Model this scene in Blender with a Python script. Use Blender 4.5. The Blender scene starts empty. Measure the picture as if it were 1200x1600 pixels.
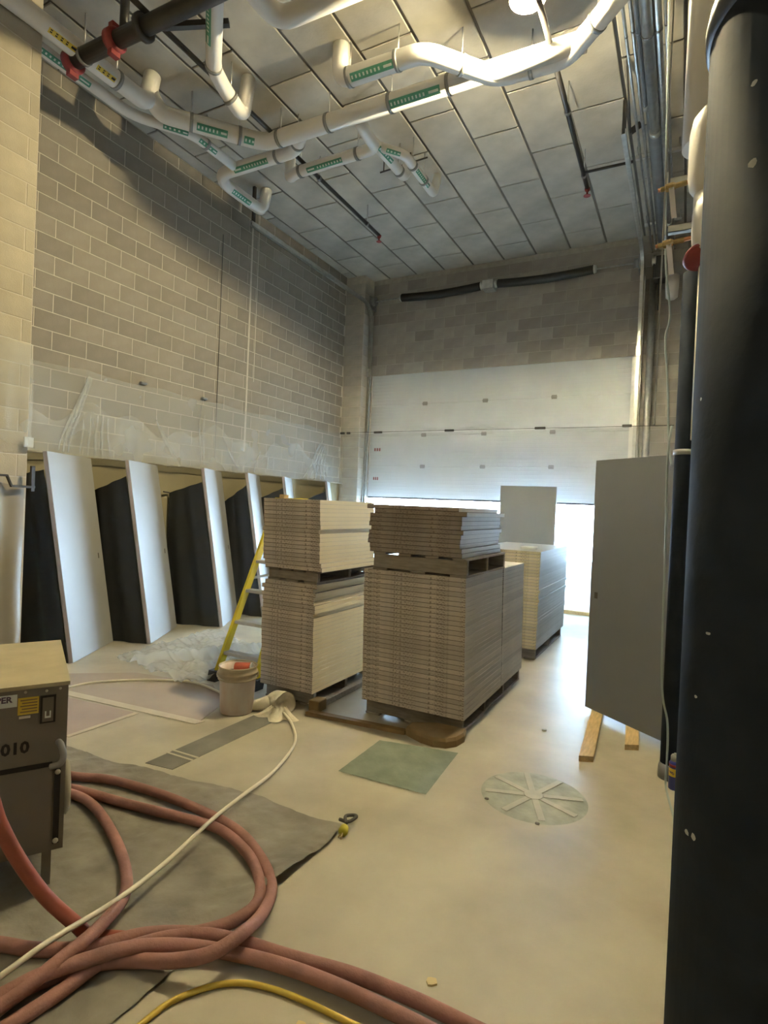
import bpy, math, random
from math import sin, cos, pi, radians, sqrt, atan2
from mathutils import Vector, Matrix, noise as mnoise

random.seed(7)
S = bpy.context.scene
COL = S.collection

# ------------------------------------------------------------------ camera
YAW, PITCH, ROLL = radians(27.8026), radians(-0.572), radians(2.4282)
fw = Vector((-sin(YAW)*cos(PITCH), cos(YAW)*cos(PITCH), sin(PITCH)))
rt = Vector((cos(YAW), sin(YAW), 0)); up = rt.cross(fw)
r2 = cos(ROLL)*rt + sin(ROLL)*up; u2 = -sin(ROLL)*rt + cos(ROLL)*up
cd = bpy.data.cameras.new('camera'); cam = bpy.data.objects.new('camera', cd); COL.objects.link(cam)
cd.sensor_fit = 'HORIZONTAL'; cd.sensor_width = 36.0; cd.lens = 36.0*890.5/1200.0
cd.clip_start = 0.05; cd.clip_end = 200
M = Matrix.Identity(4)
for i in range(3):
    M[i][0] = r2[i]; M[i][1] = u2[i]; M[i][2] = -fw[i]
M[2][3] = 1.70
cam.matrix_world = M
S.camera = cam

# ------------------------------------------------------------------ world, lights, exposure
w = bpy.data.worlds.new('sky'); S.world = w; w.use_nodes = True
bg = w.node_tree.nodes['Background']
bg.inputs[0].default_value = (0.44, 0.69, 1.0, 1); bg.inputs[1].default_value = 9.0
LAMP_STRENGTH = 4300.0        # ceiling work lamp in view
FILL_LAMP_STRENGTH = 520.0        # fill lamp added unseen behind the camera
LAMP_COLOR = (1.0, 0.85, 0.49, 1)
sd_ = bpy.data.lights.new('sun', 'SUN'); sd_.energy = 600.0; sd_.color = (0.52, 0.74, 1.0); sd_.angle = radians(0.5)
so = bpy.data.objects.new('sun', sd_); COL.objects.link(so); so.location = (0, -20, 30)
so.rotation_euler = Vector((0.15, 0.80, -0.58)).to_track_quat('-Z', 'Y').to_euler()      # from behind the building
S.view_settings.view_transform = 'Standard'; S.view_settings.look = 'None'
S.view_settings.gamma = 1.0; S.view_settings.exposure = 0.42
S.view_settings.use_curve_mapping = False

# ------------------------------------------------------------------ materials
def mat(name, c, rough=0.6, metal=0.0, var=0.0, scale=6.0, bump=0.0, bscale=40.0, rnd=0.0, c2=None, spec=0.5, stretch=None, detail=6):
    m = bpy.data.materials.new(name); m.use_nodes = True
    nt = m.node_tree; b = nt.nodes['Principled BSDF']
    b.inputs['Roughness'].default_value = rough; b.inputs['Metallic'].default_value = metal
    b.inputs['Specular IOR Level'].default_value = spec
    b.inputs['Base Color'].default_value = (*c, 1)
    def N(t, **k):
        n = nt.nodes.new(t)
        for a, v in k.items(): setattr(n, a, v)
        return n
    tc = N('ShaderNodeTexCoord'); vec = tc.outputs['Object']
    if stretch:
        mp = N('ShaderNodeMapping'); mp.inputs['Scale'].default_value = stretch
        nt.links.new(vec, mp.inputs['Vector']); vec = mp.outputs['Vector']
    out = None
    if var > 0 or c2:
        n = N('ShaderNodeTexNoise'); n.inputs['Scale'].default_value = scale; n.inputs['Detail'].default_value = detail
        nt.links.new(vec, n.inputs['Vector'])
        rp = N('ShaderNodeValToRGB'); rp.color_ramp.elements[0].position = 0.3; rp.color_ramp.elements[1].position = 0.7
        d = c2 if c2 else tuple(x*(1-var) for x in c)
        l = c if c2 else tuple(min(1, x*(1+var)) for x in c)
        rp.color_ramp.elements[0].color = (*d, 1); rp.color_ramp.elements[1].color = (*l, 1)
        nt.links.new(n.outputs['Fac'], rp.inputs['Fac']); out = rp.outputs['Color']
    if rnd > 0:
        oi = N('ShaderNodeObjectInfo'); ge = N('ShaderNodeNewGeometry')
        ad = N('ShaderNodeMath', operation='ADD'); fr = N('ShaderNodeMath', operation='FRACT')
        nt.links.new(oi.outputs['Random'], ad.inputs[0]); nt.links.new(ge.outputs['Random Per Island'], ad.inputs[1])
        nt.links.new(ad.outputs[0], fr.inputs[0])
        mr = N('ShaderNodeMapRange'); mr.inputs['To Min'].default_value = 1-rnd; mr.inputs['To Max'].default_value = 1+rnd*0.6
        nt.links.new(fr.outputs[0], mr.inputs['Value'])
        hs = N('ShaderNodeHueSaturation'); nt.links.new(mr.outputs['Result'], hs.inputs['Value'])
        if out: nt.links.new(out, hs.inputs['Color'])
        else: hs.inputs['Color'].default_value = (*c, 1)
        out = hs.outputs['Color']
    if out: nt.links.new(out, b.inputs['Base Color'])
    if bump > 0:
        n2 = N('ShaderNodeTexNoise'); n2.inputs['Scale'].default_value = bscale; n2.inputs['Detail'].default_value = 6
        nt.links.new(vec, n2.inputs['Vector'])
        bp = N('ShaderNodeBump'); bp.inputs['Strength'].default_value = bump; bp.inputs['Distance'].default_value = 0.01
        nt.links.new(n2.outputs['Fac'], bp.inputs['Height']); nt.links.new(bp.outputs['Normal'], b.inputs['Normal'])
    return m

def plastic(name, opac, c=(0.85, 0.87, 0.88), rough=0.3, trans=0.5):
    m = bpy.data.materials.new(name); m.use_nodes = True; nt = m.node_tree
    b = nt.nodes['Principled BSDF']; b.inputs['Base Color'].default_value = (*c, 1); b.inputs['Roughness'].default_value = rough
    tl = nt.nodes.new('ShaderNodeBsdfTranslucent'); tl.inputs[0].default_value = (*c, 1)
    tr = nt.nodes.new('ShaderNodeBsdfTransparent'); tr.inputs[0].default_value = (0.97, 0.98, 0.99, 1)
    m1 = nt.nodes.new('ShaderNodeMixShader'); m1.inputs[0].default_value = trans
    nt.links.new(b.outputs[0], m1.inputs[1]); nt.links.new(tl.outputs[0], m1.inputs[2])
    tc = nt.nodes.new('ShaderNodeTexCoord'); n = nt.nodes.new('ShaderNodeTexNoise'); n.inputs['Scale'].default_value = 2.2
    nt.links.new(tc.outputs['Object'], n.inputs['Vector'])
    mr = nt.nodes.new('ShaderNodeMapRange'); mr.inputs['From Min'].default_value = 0.3; mr.inputs['From Max'].default_value = 0.7
    mr.inputs['To Min'].default_value = opac*0.88; mr.inputs['To Max'].default_value = min(1, opac*1.12)
    nt.links.new(n.outputs['Fac'], mr.inputs['Value'])
    m2 = nt.nodes.new('ShaderNodeMixShader'); nt.links.new(mr.outputs[0], m2.inputs[0])
    nt.links.new(tr.outputs[0], m2.inputs[1]); nt.links.new(m1.outputs[0], m2.inputs[2])
    nt.links.new(m2.outputs[0], nt.nodes['Material Output'].inputs[0])
    return m

def emit(name, c, s):
    m = bpy.data.materials.new(name); m.use_nodes = True; nt = m.node_tree
    e = nt.nodes.new('ShaderNodeEmission'); e.inputs[0].default_value = c; e.inputs[1].default_value = s
    nt.links.new(e.outputs[0], nt.nodes['Material Output'].inputs[0]); return m

def board_end(name, c, dark):
    """cardboard slab end: brown board with rows of small illegible print dashes"""
    m = mat(name, c, 0.75, var=0.16, scale=9, rnd=0.16, bump=0.15, bscale=60)
    nt = m.node_tree; b = nt.nodes['Principled BSDF']
    src = b.inputs['Base Color'].links[0].from_socket
    tc = nt.nodes.new('ShaderNodeTexCoord'); mp = nt.nodes.new('ShaderNodeMapping'); mp.inputs['Scale'].default_value = (55, 3, 110)
    nt.links.new(tc.outputs['Object'], mp.inputs['Vector'])
    n = nt.nodes.new('ShaderNodeTexNoise'); n.inputs['Scale'].default_value = 1.0; n.inputs['Detail'].default_value = 2
    nt.links.new(mp.outputs['Vector'], n.inputs['Vector'])
    rp = nt.nodes.new('ShaderNodeValToRGB'); rp.color_ramp.elements[0].position = 0.52; rp.color_ramp.elements[1].position = 0.60
    nt.links.new(n.outputs['Fac'], rp.inputs['Fac'])
    mp2 = nt.nodes.new('ShaderNodeMapping'); mp2.inputs['Scale'].default_value = (7, 0.1, 0.1); nt.links.new(tc.outputs['Object'], mp2.inputs['Vector'])
    n2 = nt.nodes.new('ShaderNodeTexNoise'); n2.inputs['Scale'].default_value = 1.0; n2.inputs['Detail'].default_value = 0
    nt.links.new(mp2.outputs['Vector'], n2.inputs['Vector'])
    r3 = nt.nodes.new('ShaderNodeValToRGB'); r3.color_ramp.elements[0].position = 0.42; r3.color_ramp.elements[1].position = 0.5
    nt.links.new(n2.outputs['Fac'], r3.inputs['Fac'])
    mu = nt.nodes.new('ShaderNodeMath'); mu.operation = 'MULTIPLY'
    nt.links.new(rp.outputs['Color'], mu.inputs[0]); nt.links.new(r3.outputs['Color'], mu.inputs[1])
    mx = nt.nodes.new('ShaderNodeMixRGB'); nt.links.new(mu.outputs[0], mx.inputs['Fac']); nt.links.new(src, mx.inputs[1])
    mx.inputs[2].default_value = (*dark, 1)
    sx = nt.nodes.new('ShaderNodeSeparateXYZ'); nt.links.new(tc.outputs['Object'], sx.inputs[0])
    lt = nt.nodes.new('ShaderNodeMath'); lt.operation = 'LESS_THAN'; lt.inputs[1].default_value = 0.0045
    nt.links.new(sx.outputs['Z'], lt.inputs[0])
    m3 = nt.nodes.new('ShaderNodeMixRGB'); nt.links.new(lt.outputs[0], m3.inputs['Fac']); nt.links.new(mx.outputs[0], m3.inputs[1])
    m3.inputs[2].default_value = (dark[0]*0.48, dark[1]*0.45, dark[2]*0.43, 1)      # dark line painted on the lower edge: shade of the gap between slabs
    nt.links.new(m3.outputs[0], b.inputs['Base Color'])
    return m

MT = {}
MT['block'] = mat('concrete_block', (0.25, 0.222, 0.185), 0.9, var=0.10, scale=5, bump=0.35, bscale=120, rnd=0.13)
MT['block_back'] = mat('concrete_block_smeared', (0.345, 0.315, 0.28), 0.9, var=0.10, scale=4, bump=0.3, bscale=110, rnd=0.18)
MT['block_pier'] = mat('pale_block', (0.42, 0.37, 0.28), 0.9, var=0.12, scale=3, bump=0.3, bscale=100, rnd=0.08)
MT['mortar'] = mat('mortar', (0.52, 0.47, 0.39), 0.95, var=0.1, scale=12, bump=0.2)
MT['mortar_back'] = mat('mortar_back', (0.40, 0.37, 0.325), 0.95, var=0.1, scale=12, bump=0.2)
MT['pilaster'] = mat('pilaster_block', (0.44, 0.41, 0.36), 0.9, var=0.12, scale=4, bump=0.2, rnd=0.06)
MT['ceil'] = mat('ceiling_board', (0.47, 0.445, 0.395), 0.85, var=0.20, scale=2.2, bump=0.15, rnd=0.10)
MT['ceil_joint'] = mat('ceiling_joint', (0.17, 0.155, 0.135), 0.95)
MT['floor'] = mat('floor_concrete', (0.55, 0.50, 0.395), 0.42, c2=(0.37, 0.33, 0.25), scale=1.9, bump=0.05, bscale=25, detail=9)
MT['plain'] = mat('plain_wall', (0.38, 0.35, 0.30), 0.9, var=0.08, scale=2)
MT['white'] = mat('white_paint', (0.55, 0.58, 0.61), 0.45, var=0.03, scale=3)
MT['white_board'] = mat('white_board', (0.80, 0.80, 0.76), 0.6, var=0.03, scale=3)
MT['film_board'] = plastic('translucent_board', 1.0, c=(0.80, 0.81, 0.77), rough=0.5, trans=0.6)
MT['pvc'] = mat('white_pvc', (0.80, 0.77, 0.74), 0.32, var=0.03, scale=3)
MT['pvc_cream'] = mat('cream_pvc', (0.78, 0.70, 0.50), 0.4, var=0.04, scale=5)
MT['green'] = mat('green_label', (0.08, 0.30, 0.20), 0.5, var=0.1, scale=20)
MT['labelwhite'] = mat('label_white', (0.75, 0.80, 0.76), 0.5)
MT['yellowlab'] = mat('yellow_label', (0.70, 0.50, 0.05), 0.5)
MT['steel'] = mat('galvanised_steel', (0.62, 0.62, 0.60), 0.35, metal=0.85, var=0.12, scale=15)
MT['steel_dark'] = mat('dull_steel', (0.30, 0.30, 0.30), 0.5, metal=0.5, var=0.12, scale=10)
MT['blackpipe'] = mat('black_pipe', (0.030, 0.028, 0.028), 0.45, var=0.25, scale=6)
MT['blackmetal'] = mat('black_metal', (0.035, 0.033, 0.032), 0.55)
MT['redcoup'] = mat('red_coupling', (0.24, 0.028, 0.026), 0.5, var=0.15, scale=10)
MT['spring'] = mat('spring_steel', (0.030, 0.028, 0.025), 0.6, metal=0.3)
MT['brass'] = mat('brass', (0.40, 0.29, 0.12), 0.45, metal=0.5, var=0.15, scale=20)
MT['door_grey'] = mat('grey_primer_door', (0.225, 0.235, 0.26), 0.5, var=0.04, scale=2)
MT['door_pale'] = mat('pale_primer_door', (0.34, 0.34, 0.33), 0.5, var=0.06, scale=2)
MT['door_edge'] = mat('door_edge', (0.45, 0.40, 0.42), 0.6, var=0.08)
MT['cutout'] = mat('latch_cutout', (0.10, 0.09, 0.08), 0.8)
MT['tan'] = mat('tan_sheet', (0.27, 0.235, 0.15), 0.75, var=0.12, scale=1.2, bump=0.1, bscale=6)
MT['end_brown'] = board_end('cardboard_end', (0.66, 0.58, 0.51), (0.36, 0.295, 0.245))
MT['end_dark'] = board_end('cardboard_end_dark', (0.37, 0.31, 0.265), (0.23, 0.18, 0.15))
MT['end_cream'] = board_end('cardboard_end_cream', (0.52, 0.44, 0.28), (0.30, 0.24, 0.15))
MT['side_cream'] = mat('cream_slab_side', (0.80, 0.69, 0.47), 0.6, var=0.03, scale=4, rnd=0.03)
MT['side_taupe'] = mat('taupe_slab_side', (0.60, 0.54, 0.45), 0.55, var=0.05, scale=4, rnd=0.16)
MT['side_white'] = mat('white_slab_side', (0.80, 0.77, 0.69), 0.4, var=0.05, scale=6, rnd=0.10)
MT['side_grey'] = mat('grey_slab_side', (0.44, 0.43, 0.42), 0.5, var=0.04, scale=4, rnd=0.12)
MT['wood_grey'] = mat('weathered_pallet_wood', (0.30, 0.26, 0.22), 0.85, var=0.22, scale=4, stretch=(2, 12, 12), bump=0.2)
MT['wood'] = mat('pine_lumber', (0.62, 0.44, 0.22), 0.7, var=0.16, scale=5, stretch=(14, 2, 14), bump=0.1)
MT['wood_brown'] = mat('brown_plank', (0.26, 0.17, 0.075), 0.8, var=0.25, scale=5, bump=0.15)
MT['heater'] = mat('brown_grey_sheet_metal', (0.165, 0.142, 0.112), 0.5, var=0.08, scale=4)
MT['fan_cap'] = mat('beige_cap', (0.30, 0.265, 0.19), 0.6, var=0.1)
MT['heater_top'] = mat('dusty_sheet_metal', (0.46, 0.39, 0.25), 0.65, var=0.12, scale=5)
MT['hose'] = mat('dusty_red_hose', (0.335, 0.165, 0.135), 0.8, var=0.22, scale=9, bump=0.25, bscale=90)
MT['hose_red'] = mat('bright_red_hose', (0.33, 0.085, 0.05), 0.6, var=0.18, scale=9)
MT['cord_white'] = mat('white_cord', (0.80, 0.74, 0.60), 0.5)
MT['cord_yellow'] = mat('yellow_cord', (0.60, 0.42, 0.06), 0.5)
MT['cord_grey'] = mat('grey_cable', (0.36, 0.42, 0.42), 0.5)
MT['tarp'] = mat('grey_tarp', (0.25, 0.225, 0.185), 0.5, var=0.32, scale=4.0, bump=0.9, bscale=11)
MT['brownpaper'] = mat('brown_paper', (0.40, 0.33, 0.27), 0.8, var=0.08, scale=2)
MT['pinkpaper'] = mat('pink_brown_paper', (0.42, 0.34, 0.30), 0.8, var=0.08, scale=2)
MT['tape'] = mat('pale_tape', (0.55, 0.49, 0.38), 0.6, var=0.1)
MT['strip'] = mat('dark_floor_strip', (0.20, 0.19, 0.165), 0.7, var=0.2, scale=4)
MT['mat'] = mat('green_mat', (0.205, 0.235, 0.185), 0.85, var=0.18, scale=6, bump=0.3, bscale=30)
MT['disc'] = mat('grey_green_film', (0.36, 0.36, 0.285), 0.6, var=0.2, scale=9, bump=0.4, bscale=20)
MT['disctape'] = mat('pale_strip', (0.45, 0.43, 0.34), 0.6, var=0.1, scale=9)
MT['bucket'] = mat('dirty_white_bucket', (0.80, 0.76, 0.72), 0.5, c2=(0.68, 0.52, 0.45), scale=5, stretch=(2, 2, .6))
MT['bucket_rim'] = mat('dirty_bucket_rim', (0.50, 0.41, 0.28), 0.5, var=0.2, scale=9)
MT['redcan'] = mat('red_can', (0.60, 0.13, 0.07), 0.4, var=0.15, scale=14)
MT['yellow'] = mat('yellow_fibreglass', (0.66, 0.52, 0.02), 0.4, var=0.06, scale=6)
MT['alu'] = mat('aluminium_tread', (0.60, 0.58, 0.58), 0.4, metal=0.4, var=0.06)
MT['rubber'] = mat('black_rubber', (0.03, 0.03, 0.035), 0.7)
MT['cloth'] = mat('white_cloth', (0.74, 0.67, 0.52), 0.85, var=0.08, scale=8, bump=0.3, bscale=30)
MT['column'] = mat('black_painted_steel', (0.018, 0.023, 0.034), 0.75, spec=0.04, c2=(0.030, 0.036, 0.050), scale=5, bump=0.10, bscale=40)
MT['column_top'] = mat('grey_green_steel', (0.20, 0.225, 0.20), 0.6, var=0.08)
MT['chip'] = mat('paint_chip', (0.45, 0.46, 0.46), 0.8, var=0.2, scale=30)
MT['bluecan'] = mat('blue_can', (0.03, 0.04, 0.22), 0.35)
MT['black'] = mat('black_ink', (0.012, 0.010, 0.010), 0.6)
MT['ink'] = mat('dark_ink', (0.10, 0.07, 0.11), 0.6)
MT['screw'] = mat('screw_zinc', (0.60, 0.58, 0.50), 0.35, metal=0.7)
MT['plugyellow'] = mat('yellow_plug', (0.50, 0.42, 0.03), 0.5)
MT['handle_white'] = mat('white_lever', (0.72, 0.68, 0.72), 0.4)
MT['copper'] = mat('copper', (0.55, 0.25, 0.14), 0.4, metal=0.8)
MT['chipwood'] = mat('pale_chip', (0.68, 0.54, 0.28), 0.8)
MT['outground'] = mat('outside_pavement', (0.60, 0.60, 0.58), 0.9, var=0.05)
MT['bouncewall'] = mat('pale_bounce_wall', (0.78, 0.78, 0.76), 0.9, var=0.03, scale=1)
MT['drape'] = mat('grey_drape', (0.30, 0.27, 0.225), 0.5, var=0.08, scale=3)
MT['infill'] = mat('black_sheet', (0.012, 0.012, 0.013), 0.7, var=0.2, scale=3)
MT['pl_wall'] = plastic('clear_sheeting', 0.26, rough=0.2, trans=0.3)
MT['pl_layer'] = plastic('clear_sheeting_layer', 0.27, rough=0.2, trans=0.3)
MT['pl_fold'] = plastic('clear_sheeting_bunched', 0.27, rough=0.12, trans=0.2)
MT['pl_door'] = plastic('clear_sheeting_thin', 0.20)
MT['pl_floor'] = plastic('clear_sheeting_crumpled', 0.42, rough=0.14)

# ------------------------------------------------------------------ mesh helpers
V = Vector
class MB:
    def __init__(s): s.v = []; s.f = []; s.m = []; s.s = []
    def add(s, vs, fs, mi=0, smooth=False):
        o = len(s.v); s.v += [tuple(p) for p in vs]
        for f in fs: s.f.append(tuple(i+o for i in f)); s.m.append(mi); s.s.append(smooth)
        return s
    def box(s, a, b, mi=0):
        x0, y0, z0 = a; x1, y1, z1 = b
        return s.add([(x0,y0,z0),(x1,y0,z0),(x1,y1,z0),(x0,y1,z0),(x0,y0,z1),(x1,y0,z1),(x1,y1,z1),(x0,y1,z1)],
                     [(3,2,1,0),(4,5,6,7),(0,1,5,4),(1,2,6,5),(2,3,7,6),(3,0,4,7)], mi)
    def cbox(s, a, b, c=0.004, mats=(0,0,0)):
        """box with chamfered edges; mats = material index for x, y, z faces"""
        x0, y0, z0 = a; x1, y1, z1 = b
        vs = []; idx = {}
        for i, x in enumerate((x0, x1)):
            for j, y in enumerate((y0, y1)):
                for k, z in enumerate((z0, z1)):
                    sx, sy, sz = (c if i == 0 else -c), (c if j == 0 else -c), (c if k == 0 else -c)
                    for ax, p in ((0, (x, y+sy, z+sz)), (1, (x+sx, y, z+sz)), (2, (x+sx, y+sy, z))):
                        idx[(i,j,k,ax)] = len(vs); vs.append(p)
        F = []; mm = []
        for i in (0, 1):
            q = [idx[(i,0,0,0)], idx[(i,1,0,0)], idx[(i,1,1,0)], idx[(i,0,1,0)]]; F.append(q if i else q[::-1]); mm.append(mats[0])
            q = [idx[(0,i,0,1)], idx[(0,i,1,1)], idx[(1,i,1,1)], idx[(1,i,0,1)]]; F.append(q if i else q[::-1]); mm.append(mats[1])
            q = [idx[(0,0,i,2)], idx[(1,0,i,2)], idx[(1,1,i,2)], idx[(0,1,i,2)]]; F.append(q if i else q[::-1]); mm.append(mats[2])
        for i in (0, 1):
            for j in (0, 1):
                q = [idx[(i,j,0,0)], idx[(i,j,0,1)], idx[(i,j,1,1)], idx[(i,j,1,0)]]; F.append(q if i == j else q[::-1]); mm.append(mats[1])
                q = [idx[(i,0,j,0)], idx[(i,1,j,0)], idx[(i,1,j,2)], idx[(i,0,j,2)]]; F.append(q if i == j else q[::-1]); mm.append(mats[2])
                q = [idx[(0,i,j,1)], idx[(0,i,j,2)], idx[(1,i,j,2)], idx[(1,i,j,1)]]; F.append(q if i == j else q[::-1]); mm.append(mats[2])
                for k in (0, 1):
                    q = [idx[(i,j,k,0)], idx[(i,j,k,1)], idx[(i,j,k,2)]]; F.append(q if (i+j+k) % 2 else q[::-1]); mm.append(mats[2])
        o = len(s.v); s.v += vs
        for f, m_ in zip(F, mm): s.f.append(tuple(t+o for t in f)); s.m.append(m_); s.s.append(False)
        return s
    def obox(s, P, U, W, N, mi=0):
        """box from corner P with edge vectors U, W, N"""
        P, U, W, N = V(P), V(U), V(W), V(N)
        vs = [P, P+U, P+U+W, P+W, P+N, P+U+N, P+U+W+N, P+W+N]
        fs = [(3,2,1,0),(4,5,6,7),(0,1,5,4),(1,2,6,5),(2,3,7,6),(3,0,4,7)]
        if U.cross(W).dot(N) < 0: fs = [f[::-1] for f in fs]
        return s.add(vs, fs, mi)
    def sweep(s, pts, sec, mi=0, smooth=True, caps=True, radii=None, ref=None):
        pts = [V(p) for p in pts]; n = len(pts); k = len(sec)
        T = []
        for i in range(n):
            a = pts[max(0, i-1)]; b = pts[min(n-1, i+1)]; T.append((b-a).normalized())
        t = T[0]; nrm = V(ref) if ref else (V((0,0,1)) if abs(t.z) < 0.9 else V((1,0,0)))
        nrm = (nrm - t*nrm.dot(t)).normalized()
        vs = []
        for i in range(n):
            t = T[i]
            if i:
                q = T[i-1].rotation_difference(t); nrm = q @ nrm
                nrm = (nrm - t*nrm.dot(t)).normalized()
            bi = t.cross(nrm); r = radii[i] if radii else 1.0
            for a, b in sec: vs.append(pts[i] + nrm*(a*r) + bi*(b*r))
        fs = []
        for i in range(n-1):
            for j in range(k):
                j2 = (j+1) % k
                fs.append((i*k+j, i*k+j2, (i+1)*k+j2, (i+1)*k+j))
        s.add(vs, fs, mi, smooth)
        if caps:
            o = len(s.v) - n*k
            s.f.append(tuple(o+j for j in range(k))[::-1]); s.m.append(mi); s.s.append(False)
            s.f.append(tuple(o+(n-1)*k+j for j in range(k))); s.m.append(mi); s.s.append(False)
        return s
    def tube(s, pts, r, seg=12, mi=0, caps=True, radii=None):
        sec = [(r*cos(2*pi*j/seg), r*sin(2*pi*j/seg)) for j in range(seg)]
        return s.sweep(pts, sec, mi, True, caps, radii)
    def bar(s, pts, a, b, mi=0, ref=None):
        return s.sweep(pts, [(a/2,b/2),(-a/2,b/2),(-a/2,-b/2),(a/2,-b/2)], mi, False, True, None, ref)
    def lathe(s, c, prof, seg=24, mi=0, axis=(0,0,1), smooth=True, caps=True):
        """prof: list of (radius, height) along axis from c"""
        ax = V(axis).normalized(); e1 = V((1,0,0)) if abs(ax.x) < 0.9 else V((0,1,0))
        e1 = (e1 - ax*e1.dot(ax)).normalized(); e2 = ax.cross(e1); c = V(c)
        vs = []; n = len(prof)
        for r, h in prof:
            for j in range(seg):
                a = 2*pi*j/seg; vs.append(c + ax*h + e1*(r*cos(a)) + e2*(r*sin(a)))
        fs = []
        for i in range(n-1):
            for j in range(seg):
                j2 = (j+1) % seg; fs.append((i*seg+j, i*seg+j2, (i+1)*seg+j2, (i+1)*seg+j))
        s.add(vs, fs, mi, smooth); o = len(s.v) - n*seg
        if not caps: return s
        if prof[0][0] > 1e-5: s.f.append(tuple(o+j for j in range(seg))[::-1]); s.m.append(mi); s.s.append(False)
        if prof[-1][0] > 1e-5: s.f.append(tuple(o+(n-1)*seg+j for j in range(seg))); s.m.append(mi); s.s.append(False)
        return s
    def prism(s, poly, z0, z1, mi=0):
        n = len(poly)
        vs = [(x, y, z0) for x, y in poly] + [(x, y, z1) for x, y in poly]
        fs = [tuple(range(n))[::-1], tuple(range(n, 2*n))] + [(i, (i+1) % n, n+(i+1) % n, n+i) for i in range(n)]
        ar = sum(poly[i][0]*poly[(i+1) % n][1] - poly[(i+1) % n][0]*poly[i][1] for i in range(n))
        if ar < 0: fs = [f[::-1] for f in fs]
        return s.add(vs, fs, mi)
    def grid(s, fn, nu, nv, mi=0, smooth=True, thick=None):
        vs = [fn(i/nu, j/nv) for j in range(nv+1) for i in range(nu+1)]
        fs = [(j*(nu+1)+i, j*(nu+1)+i+1, (j+1)*(nu+1)+i+1, (j+1)*(nu+1)+i) for j in range(nv) for i in range(nu)]
        return s.add(vs, fs, mi, smooth)

WO = {}
def mesh_of(name, mb, mats, origin=(0,0,0)):
    me = bpy.data.meshes.new(name); o = V(origin)
    me.from_pydata([(x-o.x, y-o.y, z-o.z) for x, y, z in mb.v], [], mb.f)
    for m in (mats if isinstance(mats, (list, tuple)) else [mats]): me.materials.append(MT[m] if isinstance(m, str) else m)
    me.polygons.foreach_set('material_index', mb.m); me.polygons.foreach_set('use_smooth', mb.s); me.update()
    return me
def link(name, me, parent, origin):
    o = bpy.data.objects.new(name, me); COL.objects.link(o); WO[o] = V(origin)
    if parent: o.parent = parent; o.location = V(origin) - WO[parent]
    else: o.location = V(origin)
    return o
def base(mb):
    xs = [p[0] for p in mb.v]; ys = [p[1] for p in mb.v]; zs = [p[2] for p in mb.v]
    return ((min(xs)+max(xs))/2, (min(ys)+max(ys))/2, min(zs))
def obj(name, mb, mats, parent=None, origin=None):
    o = origin if origin is not None else base(mb)
    return link(name, mesh_of(name, mb, mats, o), parent, o)
def tag(o, label=None, cat=None, group=None, kind=None):
    if label: o['label'] = label
    if cat: o['category'] = cat
    if group: o['group'] = group
    if kind: o['kind'] = kind
    return o
def thing(name, label, cat, loc, group=None):
    o = bpy.data.objects.new(name, None); COL.objects.link(o); o.empty_display_size = 0.1
    o.location = loc; WO[o] = V(loc); return tag(o, label, cat, group)
def struct(name, mb, mats, label=None):
    o = obj(name, mb, mats); o['kind'] = 'structure'
    if label: o['label'] = label
    return o
def box(a, b, mi=0): return MB().box(a, b, mi)
def fillet(pts, rad, n=6):
    pts = [V(p) for p in pts]; out = [pts[0]]
    for i in range(1, len(pts)-1):
        p = pts[i]; a = pts[i-1]-p; b = pts[i+1]-p
        d = min(rad, a.length*0.48, b.length*0.48); A = p+a.normalized()*d; B = p+b.normalized()*d
        for k in range(n+1):
            t = k/n; out.append(A*(1-t)**2 + p*2*t*(1-t) + B*t*t)
    out.append(pts[-1]); return out
def catmull(pts, n=8):
    P = [V(p) for p in pts]; P = [P[0]*2-P[1]] + P + [P[-1]*2-P[-2]]; out = []
    for i in range(1, len(P)-2):
        a, b, c, d = P[i-1:i+3]
        for k in range(n):
            t = k/n; out.append(0.5*((2*b) + (c-a)*t + (2*a-5*b+4*c-d)*t*t + (3*b-a-3*c+d)*t**3))
    out.append(P[-2]); return out
def text(name, body, size, mat_, parent, origin, ux, uz, depth=0.0006):
    """flat lettering lying in the plane of ux (reading direction) and uz (up)"""
    cu = bpy.data.curves.new(name, 'FONT'); cu.body = body; cu.size = size; cu.extrude = depth; cu.resolution_u = 2; cu.offset = size*0.035
    tmp = bpy.data.objects.new(name+'_tmp', cu); COL.objects.link(tmp)
    bpy.context.view_layer.update()
    me = bpy.data.meshes.new_from_object(tmp.evaluated_get(bpy.context.evaluated_depsgraph_get()))
    bpy.data.objects.remove(tmp)
    ux, uz = V(ux).normalized(), V(uz).normalized(); nn = ux.cross(uz)
    R3 = Matrix((ux, uz, nn)).transposed()
    me.transform(R3.to_4x4()); me.materials.clear(); me.materials.append(MT[mat_]); me.name = name
    return link(name, me, parent, origin)

CH = 0.2032; CW = 0.4064; JT = 0.010
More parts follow.
